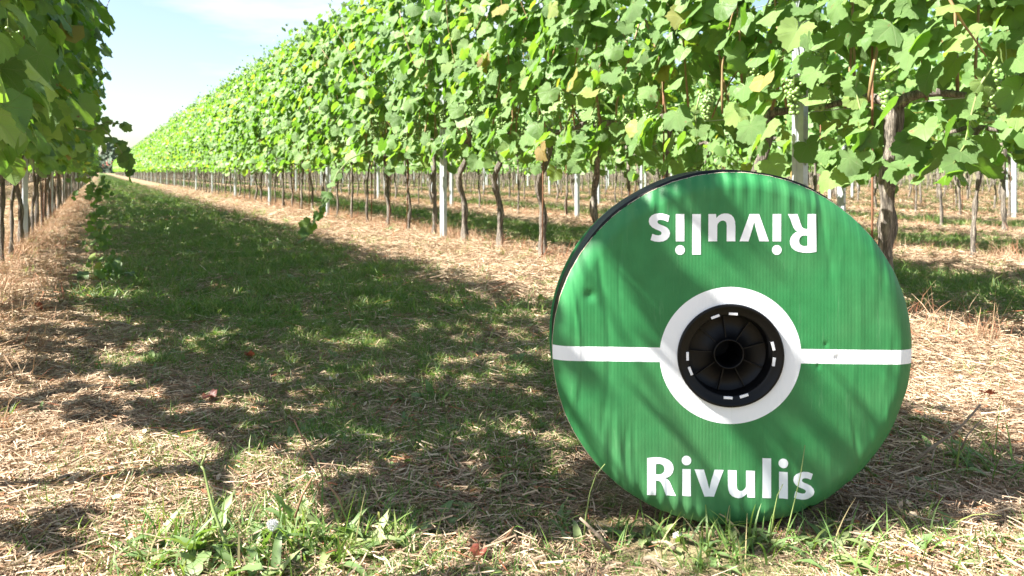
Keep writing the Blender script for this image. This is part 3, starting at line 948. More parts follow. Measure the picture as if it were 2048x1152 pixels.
# shoots that hang or reach out of the hedge
def shoot(root_xyz, path, leaf_at, seed, ri_label, meshes=LEAF_HI, rad=.0052, mat=M_GREENSHOOT, sizes=(.035, .06), under=None):
    rg = np.random.default_rng(seed)
    P = [Vector(p) for p in path]
    V, F = tube(P, [rad * (1 - .6 * i / (len(P) - 1)) for i in range(len(P))], 6)
    s = link('shoot', mesh_from('shoot', np.array([tuple(v) for v in V]), F, [mat]), under)
    for t in leaf_at:
        x = t * (len(P) - 1); i = min(int(x), len(P) - 2); p = P[i].lerp(P[i + 1], x - i)
        nrm = np.array([[rg.normal(-.6, .5), rg.normal(-.4, .5), rg.uniform(.2, .8)]]); tip = np.array([[rg.normal(0, .8), rg.normal(0, .8), -.6]])
        m = Matrix(frames_from(nrm, tip)[0].tolist()).to_4x4()
        sc = rg.uniform(*sizes)
        link('leaf', meshes[int(rg.integers(0, len(meshes)))], s, p, m.to_euler(), float(sc))
    return s

def nearest_vine(ri, y):
    return min((o for o in bpy.data.objects if o.name.startswith('grapevine') and abs(o.location.x - ROWS[ri]) < .01), key=lambda o: abs(o.location.y - y))

def rel(root, pts):
    return [(x - root.location.x, y - root.location.y, z - root.location.z) for x, y, z in pts]

def px(u, v, d):
    """world point at pixel (u, v) and distance d"""
    x = (u - 1024) / FPX * d; X, Y = cam_to_world(x, d)
    return (X, Y, H + (HOR - v) / FPX * d)

# one long shoot dangling out of the sunlit row over the path
r1 = nearest_vine(1, 7.6)
d = 6.3
shoot(None, rel(r1, [px(740, 300, d + .25), px(700, 318, d + .1), px(675, 345, d), px(660, 375, d), px(650, 405, d), px(635, 430, d), px(615, 452, d), px(606, 478, d)]),
      [.30, .38, .48, .55, .62, .70, .76, .84, .92, .99], 5, '', under=r1, sizes=(.055, .10))
# shoots reaching out of the shaded row against the sky
r0 = nearest_vine(0, 3.6)
d = 3.2
shoot(None, rel(r0, [px(150, 215, d + .1), px(185, 240, d), px(212, 262, d), px(235, 290, d), px(252, 320, d), px(262, 345, d)]), [.35, .5, .62, .7, .8, .9, .97, 1.0], 6, '', under=r0, sizes=(.028, .05))
shoot(None, rel(r0, [px(130, 250, d + .1), px(180, 262, d), px(215, 243, d), px(250, 250, d)]), [.3, .5, .65, .8, .92, 1.0], 8, '', under=r0, sizes=(.018, .036))
r0b = nearest_vine(0, 4.3)
d = 4.1
shoot(None, rel(r0b, [px(150, 130, d), px(180, 140, d), px(205, 150, d)]), [.4, .6, .8, 1.0], 9, '', under=r0b, sizes=(.028, .05))
# woody cane crossing the top right corner
r1b = nearest_vine(1, 1.4)
d = 2.35
shoot(None, rel(r1b, [px(1880, -60, d + .05), px(1900, 0, d), px(1925, 45, d), px(1950, 80, d), px(1972, 112, d + .03)]), [.05, .3], 10, '', under=r1b, rad=.006, mat=M_CANE, sizes=(.06, .08))

# short shoots drooping below the hedge here and there, so that its lower edge is ragged
_g = random.Random(91)
for o in [o for o in bpy.data.objects if o.name.startswith('grapevine') and abs(o.location.x - L1) < .01 and 1.2 < o.location.y < 13]:
    if _g.random() < .62:
        x0, y0 = -_g.uniform(.16, .38), _g.uniform(-.3, .3); dx, dy, L_ = _g.uniform(-.10, .02), _g.uniform(-.14, .14), _g.uniform(.20, .42)
        pts = [(x0 + dx * t, y0 + dy * t + .02 * math.sin(t * 6), 1.0 - L_ * t) for t in (0, .25, .5, .75, 1)]
        shoot(None, pts, [.2, .35, .48, .6, .7, .8, .9, 1.0], _g.randrange(9999), '', under=o, sizes=(.034, .075))

# sucker growing from the ground into the shaded row: a rope of small leaves
def creeper():
    root = link('creeper', None)
    base = at(222, 565); root.location = (base[0], base[1], float(gz(*base)))
    d = project(base[0], base[1], 0)[2]
    pts = [px(222, 562, d), px(212, 520, d), px(200, 480, d + .02), px(190, 440, d + .02), px(195, 400, d + .03), px(186, 370, d + .05), px(178, 335, d + .08)]
    pts = rel(root, pts)
    V, F = tube([Vector(p) for p in pts], [.005, .005, .004, .004, .003, .003, .002], 6)
    link('stem', mesh_from('creeper_stem', np.array([tuple(v) for v in V]), F, [M_GREENSHOOT]), root)
    rg = np.random.default_rng(77)
    for k in range(150):
        t = rg.random(); x = t * (len(pts) - 1); i = min(int(x), len(pts) - 2)
        p = Vector(pts[i]).lerp(Vector(pts[i + 1]), x - i) + Vector((rg.normal(0, .035), rg.normal(0, .035), rg.normal(0, .02)))
        m = Matrix(frames_from(np.array([[rg.normal(-.3, .6), rg.normal(-.6, .5), rg.uniform(.1, .9)]]), np.array([[rg.normal(0, 1), rg.normal(0, 1), -.6]]))[0].tolist()).to_4x4()
        p.z = max(p.z, .02)
        link('leaf', LEAF_MID[int(rg.integers(0, 8))], root, p, m.to_euler(), float(rg.uniform(.014, .036)))
    tag(root, 'leafy creeper climbing from the grass edge up to the shaded vine row', 'creeper')
creeper()

# ------------------------------------------------------------------ posts and wires
pc = 0
for ri, L in enumerate(ROWS[:8]):
    y = POST_PHASE[ri]; k = 0
    while y < (110 if ri < 2 else 60):
        u, v, d = project(L, y, .5)
        if d > .8 and -60 < u < 2110:
            o = link('trellis_post', POST, None, (L - (.02 if ri == 1 else 0), y, float(gz(L, y))), (random.uniform(-.008, .008), random.uniform(-.012, .012), math.radians(-78) + random.uniform(-.12, .12)))
            if ri == 1 and k == 0: lb = 'galvanised steel post rising right behind the green reel'
            elif ri == 1 and k < 9: lb = '%s bright steel post past the reel along the sunlit row' % ORD[k - 1]
            elif ri == 0 and k < 6: lb = '%s grey steel post standing in the shaded left row' % ORD[k]
            elif ri in (2, 3, 4, 5) and k < 7: lb = '%s pale steel post from the right in the %s' % (ORD[k], ROWNAME[ri])
            else: lb = 'tiny distant steel post of the %s' % ({0: 'shaded left row', 1: 'sunlit row', 2: 'second row', 3: 'third row', 4: 'fourth row', 5: 'fifth row'}.get(ri, 'farthest rows'))
            tag(o, lb, 'post', 'steel trellis posts of the ' + ROWNAME.get(ri, 'farthest rows'))
            k += 1
        y += PS
for ri, zs in ((0, (.92, 1.75)), (1, (.92, 1.45, 2.05)), (2, (.92,))):
    for zi, z in enumerate(zs):
        L = ROWS[ri]
        ys = np.arange(1.6 if ri == 0 else .2, 90, 1.0)
        path = [Vector((L + .022, float(y), z + .006 * math.sin(y * 1.54))) for y in ys]
        V, F = tube(path, [.0019] * len(path), 4)
        o = link('trellis_wire', mesh_from('trellis_wire', np.array([tuple(v) for v in V]), F, [M_WIRE]))
        tag(o, 'thin %s steel wire strung through the %s' % (('lowest', 'middle', 'upper')[zi], ROWNAME[ri]), 'wire')

# ------------------------------------------------------------------ far treeline and farmhouse
def treeline():
    rg = np.random.default_rng(5)
    n = 22000
    a = rg.uniform(math.radians(-12), math.radians(75), n)
    d = rg.uniform(330, 380, n)
    hmax = 6 + 5 * np.abs(np.sin(a * 60)) + 3 * np.sin(a * 170)
    z = rg.random(n) ** .8 * hmax
    pos = np.stack([np.sin(a) * d, np.cos(a) * d, z], 1)
    tv, tf, _ = T_LOW[0]
    nrm = rg.normal(0, 1, (n, 3)) + np.array([-.4, -.8, .4])
    V, F = frames_to_arrays(tv, tf, pos, frames_from(nrm, rg.normal(0, 1, (n, 3))), rg.uniform(.6, 1.6, n))
    m = simple('treeline_leaf', (.055, .085, .05), .8)
    o = link('treeline', mesh_from('treeline', V, F, [m], smooth=False))
    tag(o, 'low belt of trees on the horizon beyond the end of the rows', None, None, 'stuff')
treeline()

def farmhouse():
    d = 420.0
    X, Y = cam_to_world((212 - 1024) / FPX * d, d)
    root = link('farmhouse', None, None, (X, Y, 0), (0, 0, .3))
    wall = simple('plaster', (.55, .45, .36), .9, noise=(2, .8)); roofm = simple('clay_tiles', (.34, .12, .08), .8, noise=(6, .7))
    V, F = box(0, 0, 1.9, 12, 7, 3.8)
    link('wall', mesh_from('farm_wall', np.array(V), F, [wall], smooth=False), root)
    V = [(-6.4, -4, 3.82), (6.4, -4, 3.82), (6.4, 4, 3.82), (-6.4, 4, 3.82), (-6.4, 0, 6.2), (6.4, 0, 6.2)]
    F = [(0, 1, 5, 4), (2, 3, 4, 5), (0, 4, 3), (1, 2, 5), (0, 3, 2, 1)]
    link('roof', mesh_from('farm_roof', np.array(V), F, [roofm], smooth=False), root)
    wm = mesh_from('farm_window', np.array(box(0, 0, 0, 1, .1, 1.3)[0]), box(0, 0, 0, 1, .1, 1.3)[1], [simple('dark_glass', (.05, .06, .07), .1)], smooth=False)
    for x in (-4, -1.5, 1.5, 4): link('window', wm, root, (x, -3.54, 2.1))
    tag(root, 'tiny farmhouse with red tiled roof at the far end of the path', 'house')
farmhouse()

# ------------------------------------------------------------------ the reel
A_, B_ = 363 * PXM, 355 * PXM
HUBX, HUBZ = (1461 - 1469) * PXM, (700 - 711) * PXM
_rn = np.random.default_rng(42)
_cr = [( _rn.uniform(-1, 1), _rn.uniform(.0045, .009), _rn.uniform(-1, 1) * .0026, _rn.uniform(-1, 1), _rn.uniform(.15, .6)) for _ in range(95)]
def face_y(x, z):
    """relief of the cardboard face; negative is towards the viewer"""
    x = np.asarray(x, float); z = np.asarray(z, float)
    r = np.sqrt((x / A_) ** 2 + (z / B_) ** 2)
    e = np.clip((r - .90) / .10, 0, 1)
    y = .014 * e ** 2.2
    rim = np.clip((r - .62) / .38, 0, 1)
    for cx, w, a, cz, hz in _cr:                   # vertical pleats, strongest towards the rim
        w2 = np.exp(-((x - cx * A_ - .012 * np.sin(z * 14 + cz * 9)) / w) ** 2)
        y = y + a * w2 * (.12 + .88 * rim) * np.exp(-((z / B_ - cz) / hz) ** 2)
    fl = np.sin(x * 2 * math.pi / .0125 + 1.1 * np.sin(x * 31)) * .00011 * (.05 + .95 * rim) * (.6 + .4 * np.sin(z * 9 + x * 21))
    pl = np.clip((r - .74) / .26, 0, 1) ** 1.5
    y = y + .0016 * pl * np.sin(x * 2 * math.pi / .026 + 2.2 * np.sin(x * 19 + 1) + .8 * np.sin(z * 15)) * (.55 + .45 * np.sin(x * 11 + 2))
    y = y + fl + .0012 * np.sin(x * 17 + z * 6) * np.sin(z * 11 + 1) + .0016 * rim * np.sin(x * 9 - 1)
    # dents
    for dx, dz, rr, a in ((.118 * 1.0, -.016, .006, .0022), (.105, .01, .004, .0018), (.096, -.03, .004, .0018), (-.165, .10, .01, .003)):
        y = y + a * np.exp(-(((x - dx * 1.6) / rr) ** 2 + ((z - dz) / rr) ** 2))
    return y

def reel():
    X, Y = cam_to_world(RC[0], ZR)
    root = link('drip_tape_reel', None, None, (X, Y, RC[1]), (0, 0, -YAW))
    tag(root, 'big upright reel of black drip tape with green and white cardboard face', 'reel')
    # --- printed cardboard
    m, n, l, b = new_mat('printed_cardboard')
    tc_ = n.new('ShaderNodeTexCoord'); s = n.new('ShaderNodeSeparateXYZ'); l.new(tc_.outputs['Object'], s.inputs[0])
    x, z = s.outputs[0], s.outputs[2]
    dx = math_node(n, l, 'SUBTRACT', x, HUBX); dz = math_node(n, l, 'DIVIDE', math_node(n, l, 'SUBTRACT', z, HUBZ), 137 / 142.0)
    rr = math_node(n, l, 'SQRT', math_node(n, l, 'ADD', math_node(n, l, 'MULTIPLY', dx, dx), math_node(n, l, 'MULTIPLY', dz, dz)))
    ring = math_node(n, l, 'LESS_THAN', rr, 142 * PXM)
    zc = math_node(n, l, 'ADD', math_node(n, l, 'MULTIPLY', dx, .011), math_node(n, l, 'SUBTRACT', z, HUBZ))
    band = math_node(n, l, 'LESS_THAN', math_node(n, l, 'ABSOLUTE', zc), 14.5 * PXM)
    wmask = math_node(n, l, 'MAXIMUM', ring, band)
    ns = N(n, 'ShaderNodeTexNoise', Scale=25.0, Detail=6.0); l.new(tc_.outputs['Object'], ns.inputs['Vector'])
    gcol = ramp(n, l, ns.outputs['Fac'], [(.3, (.018, .148, .043)), (.7, (.025, .182, .056))])
    mx = n.new('ShaderNodeMixRGB'); l.new(wmask, mx.inputs['Fac']); l.new(gcol, mx.inputs['Color1']); mx.inputs['Color2'].default_value = (.74, .77, .80, 1)
    # scuffs along the flutes and a film of dust
    sm = n.new('ShaderNodeMapping'); sm.inputs['Scale'].default_value = (70, 70, 7); l.new(tc_.outputs['Object'], sm.inputs['Vector'])
    sn = N(n, 'ShaderNodeTexNoise', Scale=1.0, Detail=6.0, Roughness=.7); l.new(sm.outputs['Vector'], sn.inputs['Vector'])
    sf = math_node(n, l, 'MULTIPLY', math_node(n, l, 'SUBTRACT', sn.outputs['Fac'], .60), 3.0, clamp=True)
    dn = N(n, 'ShaderNodeTexNoise', Scale=4.0, Detail=6.0); l.new(tc_.outputs['Object'], dn.inputs['Vector'])
    low_ = math_node(n, l, 'MULTIPLY', math_node(n, l, 'SUBTRACT', -.16, z), 2.2, clamp=True)
    dust = math_node(n, l, 'ADD', math_node(n, l, 'MULTIPLY', math_node(n, l, 'SUBTRACT', dn.outputs['Fac'], .45), .35, clamp=True), math_node(n, l, 'MULTIPLY', low_, .25))
    m2 = n.new('ShaderNodeMixRGB'); l.new(math_node(n, l, 'MULTIPLY', sf, .35), m2.inputs['Fac']); l.new(mx.outputs['Color'], m2.inputs['Color1']); m2.inputs['Color2'].default_value = (.30, .42, .30, 1)
    m3 = n.new('ShaderNodeMixRGB'); l.new(dust, m3.inputs['Fac']); l.new(m2.outputs['Color'], m3.inputs['Color1']); m3.inputs['Color2'].default_value = (.28, .26, .18, 1)
    l.new(m3.outputs['Color'], b.inputs['Base Color'])
    b.inputs['Roughness'].default_value = .5; b.inputs['Specular IOR Level'].default_value = .35
    wv = math_node(n, l, 'SINE', math_node(n, l, 'MULTIPLY', x, 2 * math.pi / .0062))
    n3 = N(n, 'ShaderNodeTexNoise', Scale=9.0, Detail=3.0); l.new(tc_.outputs['Object'], n3.inputs['Vector'])
    hgt = math_node(n, l, 'MULTIPLY', wv, n3.outputs['Fac'])
    n4 = N(n, 'ShaderNodeTexNoise', Scale=160.0, Detail=4.0); l.new(tc_.outputs['Object'], n4.inputs['Vector'])
    hgt = math_node(n, l, 'ADD', math_node(n, l, 'MULTIPLY', hgt, .5), math_node(n, l, 'MULTIPLY', n4.outputs['Fac'], .6))
    bp = N(n, 'ShaderNodeBump', Strength=.3, Distance=.0005); l.new(hgt, bp.inputs['Height']); l.new(bp.outputs['Normal'], b.inputs['Normal'])
    nx, nz = 480, 220
    t = np.linspace(-math.pi / 2 * .985, math.pi / 2 * .985, nx)
    xs = A_ * np.sin(t)
    jag = 1 + .0022 * np.sin(np.arange(nx) * 1.9) * np.sin(np.arange(nx) * .37) + .0012 * R.normal(0, 1, nx)
    zz = B_ * np.sqrt(1 - (xs / A_) ** 2)
    w = np.sin(np.linspace(-1, 1, nz) * math.pi / 2)
    XX = np.repeat(xs[:, None], nz, 1)
    ZZ = zz[:, None] * w[None, :]
    edge = np.abs(w)[None, :] ** 30 * (jag[:, None] - 1)
    ZZ = ZZ * (1 + edge)
    YY = face_y(XX, ZZ)
    V = np.stack([XX, YY, ZZ], 2).reshape(-1, 3)
    i, j = np.meshgrid(np.arange(nx - 1), np.arange(nz - 1), indexing='ij')
    a = (i * nz + j).ravel()
    F = np.stack([a, a + nz, a + nz + 1, a + 1], 1)
    c = V[F].mean(1)
    keep = ((c[:, 0] - HUBX) ** 2 + ((c[:, 2] - HUBZ) / .967) ** 2) > (.091) ** 2
    F = F[keep]
    link('printed_face', mesh_from('printed_face', V, F, [m]), root)
    # cut edge of the cardboard, folded back
    na = 260
    th = np.linspace(0, 2 * math.pi, na, endpoint=False)
    ex, ez = A_ * np.cos(th), B_ * np.sin(th)
    jg = .0010 * np.sin(th * 47) + .0007 * np.sin(th * 113)
    rings = [(1.0, .0005), (1.003, .002), (1.001, .006), (.985, .0075)]
    V = np.concatenate([np.stack([ex * (q + jg), face_y(ex, ez) + yy, ez * (q + jg)], 1) for q, yy in rings])
    k = np.arange(na); F = np.concatenate([np.stack([r * na + k, r * na + (k + 1) % na, (r + 1) * na + (k + 1) % na, (r + 1) * na + k], 1) for r in range(3)])
    link('cardboard_edge', mesh_from('cardboard_edge', V, F, [M_KRAFT]), root)
    # --- coil of tape
    prof = []
    T0, T1 = .016, .135
    for q in np.linspace(0, 1, 60):
        y = T0 + (T1 - T0) * q
        r = .997 + .0035 * abs(math.sin(q * math.pi * 11)) - .02 * max(0, (.06 - q) / .06) ** 2 - .02 * max(0, (q - .95) / .05) ** 2 - .01 * q
        prof.append((r, y))
    prof = [(.90, T0 + .001)] + prof + [(.90, T1)]
    V, F = [], []
    na = 200
    for pi_, (r, y) in enumerate(prof):
        for k in range(na):
            a = 2 * math.pi * k / na
            wob = 1 + .0035 * math.sin(a * 3 + y * 20) + .0025 * math.sin(a * 11 + y * 55)
            zz_ = B_ * (r + .020) * math.sin(a) * wob
            if zz_ < -RC[1] + .001: zz_ = -RC[1] + .001 + (zz_ + RC[1]) * .1
            V.append((A_ * r * math.cos(a) * wob, y + .002 * math.sin(a * 2), zz_))
    for p_ in range(len(prof) - 1):
        for k in range(na):
            F.append((p_ * na + k, p_ * na + (k + 1) % na, (p_ + 1) * na + (k + 1) % na, (p_ + 1) * na + k))
    link('tape_coil', mesh_from('tape_coil', np.array(V), F, [M_BLACKPLASTIC]), root)
    # back board
    V, F = [], []
    for yy in (T1 + .004, T1 + .010):
        V += [(0, yy, 0)] + [(A_ * math.cos(2 * math.pi * k / 96), yy, B_ * math.sin(2 * math.pi * k / 96)) for k in range(96)]
    for k in range(96):
        k2 = (k + 1) % 96
        F += [(0, 1 + k, 1 + k2), (97, 98 + k2, 98 + k), (1 + k, 98 + k, 98 + k2, 1 + k2)]
    gm = simple('plain_green_board', (.025, .21, .065), .6)
    link('back_board', mesh_from('back_board', np.array(V), F, [gm], smooth=False), root)
    # --- hub
    hub = link('hub', None, root, (HUBX, 0, HUBZ), None, (1, 1, .967))
    def lathe(name, prof, na=96, mat=M_BLACKPLASTIC, par=hub):
        V, F = [], []
        for r, y in prof:
            V += [(r * math.cos(2 * math.pi * k / na), y, r * math.sin(2 * math.pi * k / na)) for k in range(na)]
        for p_ in range(len(prof) - 1):
            for k in range(na):
                F.append((p_ * na + k, (p_ + 1) * na + k, (p_ + 1) * na + (k + 1) % na, p_ * na + (k + 1) % na))
        me = mesh_from(name, np.array(V), F, [mat])
        return link(name, me, par)
    lathe('flange', [(.0975, .006), (.0980, -.002), (.0972, -.0050), (.0955, -.0062), (.0925, -.0060), (.0915, -.0046), (.0800, -.0020), (.0772, -.0008), (.0762, .0020), (.0752, .012), (.0742, .030)])
    lathe('hub_floor', [(.0744, .026), (.0735, .030), (.0500, .026), (.0290, .020), (.0288, .0120), (.0282, .0100), (.0266, .0095), (.0256, .0110), (.0252, .020), (.0248, .12)])
    lathe('core_end', [(.0250, .10), (.0005, .10)], 32)
    for k in range(9):
        a = math.radians(16 + 40 * k)
        V, F = box(.0505, 0, 0, .043, .006, .0018)
        o = link('rib', mesh_from('rib', np.array(V), F, [M_BLACKPLASTIC], smooth=False) if k == 0 else rib_me, hub, (0, .0225, 0), (0, -a, 0))
        rib_me = o.data
        o.rotation_euler = (0, -a, 0)
    V, F = box(0, 0, 0, .0160, .004, .0046)
    tab_me = mesh_from('tab', np.array(V), F, [M_TAB], smooth=False)
    for (tu, tv) in ((620, 246), (730, 233), (993, 430), (1007, 537), (697, 785), (805, 775), (437, 603), (420, 498)):
        ax, az = (tu - 716), -(tv - 495)
        an = math.atan2(az, ax); rad = .0795
        o = link('tab', tab_me, hub, (math.cos(an) * rad, -.0006 - .001, math.sin(an) * rad), (0, -(an + math.pi / 2), 0))
        o.rotation_euler = (0, math.pi / 2 - an, 0)
    # --- lettering
    def arc(cx, cy, r, n_=28): return [(cx + r * math.cos(2 * math.pi * k / n_), cy + r * math.sin(2 * math.pi * k / n_)) for k in range(n_)]
    def smooth_closed(p, it=1):
        return p
    GL = {
        'R': [[(0, 0), (0, 74), (8, 75.2), (17, 76), (26, 75.8), (36, 74), (44, 70.5), (49.5, 65.5), (52.5, 59), (53, 52.5), (51, 45.5), (46.5, 39.5), (41.5, 36), (37.5, 34.3), (41.5, 32), (45.5, 27), (49, 19), (53, 9), (57.5, 0),
               (38, 0), (35, 8), (31.5, 18.5), (28.5, 25), (25, 28.5), (20.5, 29.5), (17.5, 29.5), (17.5, 0)],
              [(17.5, 42), (17.5, 62.3), (21, 63), (25, 63), (30, 61.5), (33.5, 58), (34.8, 52.8), (33.5, 47.3), (30, 43.7), (25.5, 42)]],
        'i': [[(0, 0), (0, 53.5), (17, 53.5), (17, 0)], arc(8.5, 70.5, 9.6)],
        'v': [[(0, 53.5), (19, 53.5), (25.5, 31), (29.3, 15.5), (29.8, 15.5), (33.5, 31), (40.5, 53.5), (58.5, 53.5), (38.8, 0), (19.6, 0)]],
        'u': [[(0, 53.5), (17.3, 53.5), (17.3, 23), (18, 17.5), (20.5, 14), (24.5, 12.7), (29, 13.5), (33, 16.3), (35.8, 20), (36.3, 24), (36.3, 53.5), (54, 53.5), (54, 0), (39, 0), (38, 7.8), (33.5, 3), (28, 0), (21.5, -1.2), (14.5, -.8),
               (8.2, 1.8), (3.5, 7), (.8, 14.5), (0, 23)]],
        'l': [[(0, 0), (0, 79.5), (17.3, 79.5), (17.3, 0)]],
        's': [[(39.5, 51), (36, 38.7), (30, 41), (23.5, 42), (19, 40.8), (17.3, 37.7), (18.6, 34.8), (23, 32.3), (29, 30), (36, 26.3), (41.2, 21), (43.2, 14.3), (41.8, 7.8), (37.2, 2.6), (31, -.3), (24, -1.2), (16, -1), (8, .6), (1.5, 3.2),
               (4.5, 15.8), (11.5, 12.6), (18.5, 11), (23.5, 11.8), (25.8, 14.8), (24.7, 18), (20.5, 20.5), (13, 23.3), (6.5, 26.8), (2, 32), (.6, 38), (2.2, 44.8), (6.7, 50), (13.5, 53.4), (22, 54.7), (31, 53.8)]],
    }
    lm, ln, ll, lb = new_mat('white_print')
    lb.inputs['Base Color'].default_value = (.74, .77, .80, 1); lb.inputs['Roughness'].default_value = .5; lb.inputs['Specular IOR Level'].default_value = .35
    def letter(ch, fn):
        cu = bpy.data.curves.new('glyph', 'CURVE'); cu.dimensions = '2D'; cu.fill_mode = 'BOTH'
        for cont in GL[ch]:
            sp = cu.splines.new('POLY'); sp.points.add(len(cont) - 1); sp.use_cyclic_u = True
            for q, (a, b_) in zip(sp.points, cont): q.co = (a, b_, 0, 1)
        ob = bpy.data.objects.new('glyph', cu)
        me = bpy.data.meshes.new_from_object(ob)
        bm = bmesh.new(); bm.from_mesh(me)
        bmesh.ops.remove_doubles(bm, verts=bm.verts, dist=.01)
        for k in np.arange(-4, 84, 2.2):
            g = bm.verts[:] + bm.edges[:] + bm.faces[:]
            bmesh.ops.bisect_plane(bm, geom=g, plane_co=(k + .13, 0, 0), plane_no=(1, 0, 0))
            g = bm.verts[:] + bm.edges[:] + bm.faces[:]
            bmesh.ops.bisect_plane(bm, geom=g, plane_co=(0, k + .17, 0), plane_no=(0, 1, 0))
        bmesh.ops.triangulate(bm, faces=bm.faces[:])
        for v in bm.verts:
            uu, vv = fn(v.co.x, v.co.y)
            fx, fz = (uu - 1469) * PXM, (700 - vv) * PXM
            v.co = (fx, float(face_y(fx, fz)) - .00035, fz)
        bmesh.ops.recalc_face_normals(bm, faces=bm.faces[:])
        if sum(f.normal.y for f in bm.faces) > 0: bmesh.ops.reverse_faces(bm, faces=bm.faces[:])
        out = bpy.data.meshes.new('letter'); bm.to_mesh(out); bm.free(); out.materials.append(lm)
        for p_ in out.polygons: p_.use_smooth = True
        bpy.data.objects.remove(ob); bpy.data.curves.remove(cu)
        link('letter', out, root)
    offs = [0, 70.5, 95, 162, 231, 264, 292]
    ang = math.radians(1.55)
    for ch, of in zip('Rivulis', offs):
        letter(ch, lambda a, b_, of=of: (1294 + (of + a) * math.cos(ang) + b_ * math.sin(ang) * 0, 989.5 + (of + a) * math.sin(ang) - b_))
        letter(ch, lambda a, b_, of=of: (1632.5 - (of + a) * 1.0, 428 + b_ * 1.02 + (of + a) * 0.0))
reel()

# ------------------------------------------------------------------ single plants and sticks in front
def ground_xyz(u, v):
    X, Y = at(u, v); return (X, Y, float(gz(X, Y)))

def weed_plant(name, u, v, seed, nl, Lr, Wr, label, cat, lobed=False, pr=(.3, 1.2), mat=M_WEED, stems=0, blades=0, blade_len=(.06, .15), group=None, spread=0.0):
    root = link(name, None, None, ground_xyz(u, v))
    rg = np.random.default_rng(seed)
    clump = v > 1050 and u < 750
    if clump:
        nl = int(nl * 2.2); Lr = (Lr[0] * .8, Lr[1] * 1.0); Wr = (Wr[0] * .95, Wr[1] * .95); spread *= 1.5; blades = int(blades * 1.5); blade_len = (blade_len[0] * .8, blade_len[1] * .8); pr = (.5, 1.4)
    elif v > 1000: blade_len = (blade_len[0] * .6, blade_len[1] * .75); nl = int(nl * 1.6)
    for k in range(nl):
        az = rg.uniform(0, 6.28)
        bx = (rg.normal(0, 1) * spread, rg.normal(0, 1) * spread, -.004)
        vv, ff = blade_leaf(rg.uniform(*Lr), rg.uniform(*Wr), rg.uniform(*pr), az, rg.uniform(.08, .36), rg, (lobed or v > 1050) and k % 3 != 0, base=bx, segs=7)
        link('leaf', mesh_from('weed_leaf', vv, ff, [mat], hue=np.full(len(vv), rg.random())), root)
    if blades:
        vv, ff, hh = ribbons(blades, rg, blade_len, (.003, .006), (.8, 1.5), (.03, .3), .03 + spread * 1.5, (-.004, 0), 5, True, True)
        o = link('grass_blades', mesh_from('grass_blades', vv, ff, [M_GRASS], hue=hh * .8), root); o['kind'] = 'stuff'
    tag(root, label, cat, group)
    return root

def stalk(name, pts, rad, label, cat, mat=M_TWIG, branches=(), group=None, head=None):
    base = Vector(pts[0])
    root = link(name, None, None, base)
    P = [Vector(p) - base for p in pts]
    V, F = tube(P, [rad * (1 - .5 * i / (len(P) - 1)) * (1 + .12 * math.sin(i * 2.3)) for i in range(len(P))], 7)
    link('stem', mesh_from('stem', np.array([tuple(v) for v in V]), F, [mat]), root)
    for bpts in branches:
        V, F = tube([Vector(p) - base for p in bpts], [rad * .6 * (1 - .5 * i / (len(bpts) - 1)) for i in range(len(bpts))], 6)
        link('branch', mesh_from('branch', np.array([tuple(v) for v in V]), F, [mat]), root)
    if head:
        rg = np.random.default_rng(3)
        VV, FF = [], []
        for q in range(260):                       # a clock of fine parachute hairs
            dv = rg.normal(0, 1, 3); dv /= np.linalg.norm(dv); L_ = head * rg.uniform(.75, 1.15)
            sd = np.cross(dv, rg.normal(0, 1, 3)); sd /= np.linalg.norm(sd)
            o_ = len(VV); VV += [dv * head * .15, dv * L_ - sd * .0006, dv * L_ + sd * .0006]; FF.append((o_, o_ + 1, o_ + 2))
            for w_ in range(2):
                s2 = np.cross(dv, rg.normal(0, 1, 3)); o_ = len(VV)
                VV += [dv * L_, dv * L_ * 1.08 + s2 * .002, dv * L_ * 1.08 + s2 * .002 + sd * .0006]; FF.append((o_, o_ + 1, o_ + 2))
        link('seed_head', mesh_from('seed_head', np.array(VV), FF, [M_FLUFF], smooth=False), root, P[-1])
    tag(root, label, cat, group)
    return root

def gd(u, v): return FPX * H / (v - HOR)

# clump at the bottom left
weed_plant('weed_clump', 400, 1120, 1, 16, (.07, .13), (.018, .034), 'broad-leaved weed clump at the bottom, left of centre, around a tall dry stalk', 'weed', pr=(.2, 1.2), blades=40, spread=.03)
weed_plant('weed_clump', 330, 1100, 11, 8, (.05, .10), (.012, .024), 'grassy weed tuft at the left end of the bottom clump', 'weed', blades=70, blade_len=(.05, .12), spread=.03)
weed_plant('weed_clump', 505, 1100, 12, 16, (.05, .11), (.016, .030), 'leafy weed with pale curled leaves right of the tall dry stalk', 'weed', lobed=True, blades=30, spread=.035)
weed_plant('weed_clump', 600, 1085, 13, 16, (.05, .10), (.012, .024), 'tangled weed clump under the white seed head', 'weed', blades=50, blade_len=(.05, .14), spread=.04)
weed_plant('weed_clump', 690, 1095, 14, 12, (.06, .12), (.012, .022), 'narrow-leaved weed at the right end of the bottom clump', 'weed', blades=50, blade_len=(.08, .17), spread=.03)
weed_plant('weed_clump', 560, 1150, 15, 12, (.05, .11), (.016, .030), 'low weed at the bottom edge below the leafy clump', 'weed', blades=30, spread=.05)
weed_plant('weed_clump', 810, 1105, 16, 8, (.05, .09), (.012, .022), 'small upright weed between the leafy clump and the reel', 'weed', lobed=True, blades=10, spread=.02)
weed_plant('weed_clump', 1390, 1085, 17, 5, (.04, .08), (.008, .016), 'bright grass tuft just below the lettering of the reel', 'weed', blades=70, blade_len=(.04, .10), spread=.035)
weed_plant('weed_clump', 1480, 1075, 18, 8, (.04, .09), (.008, .016), 'blue-green grass tuft rising against the bottom of the reel', 'weed', blades=55, blade_len=(.06, .13), spread=.03)
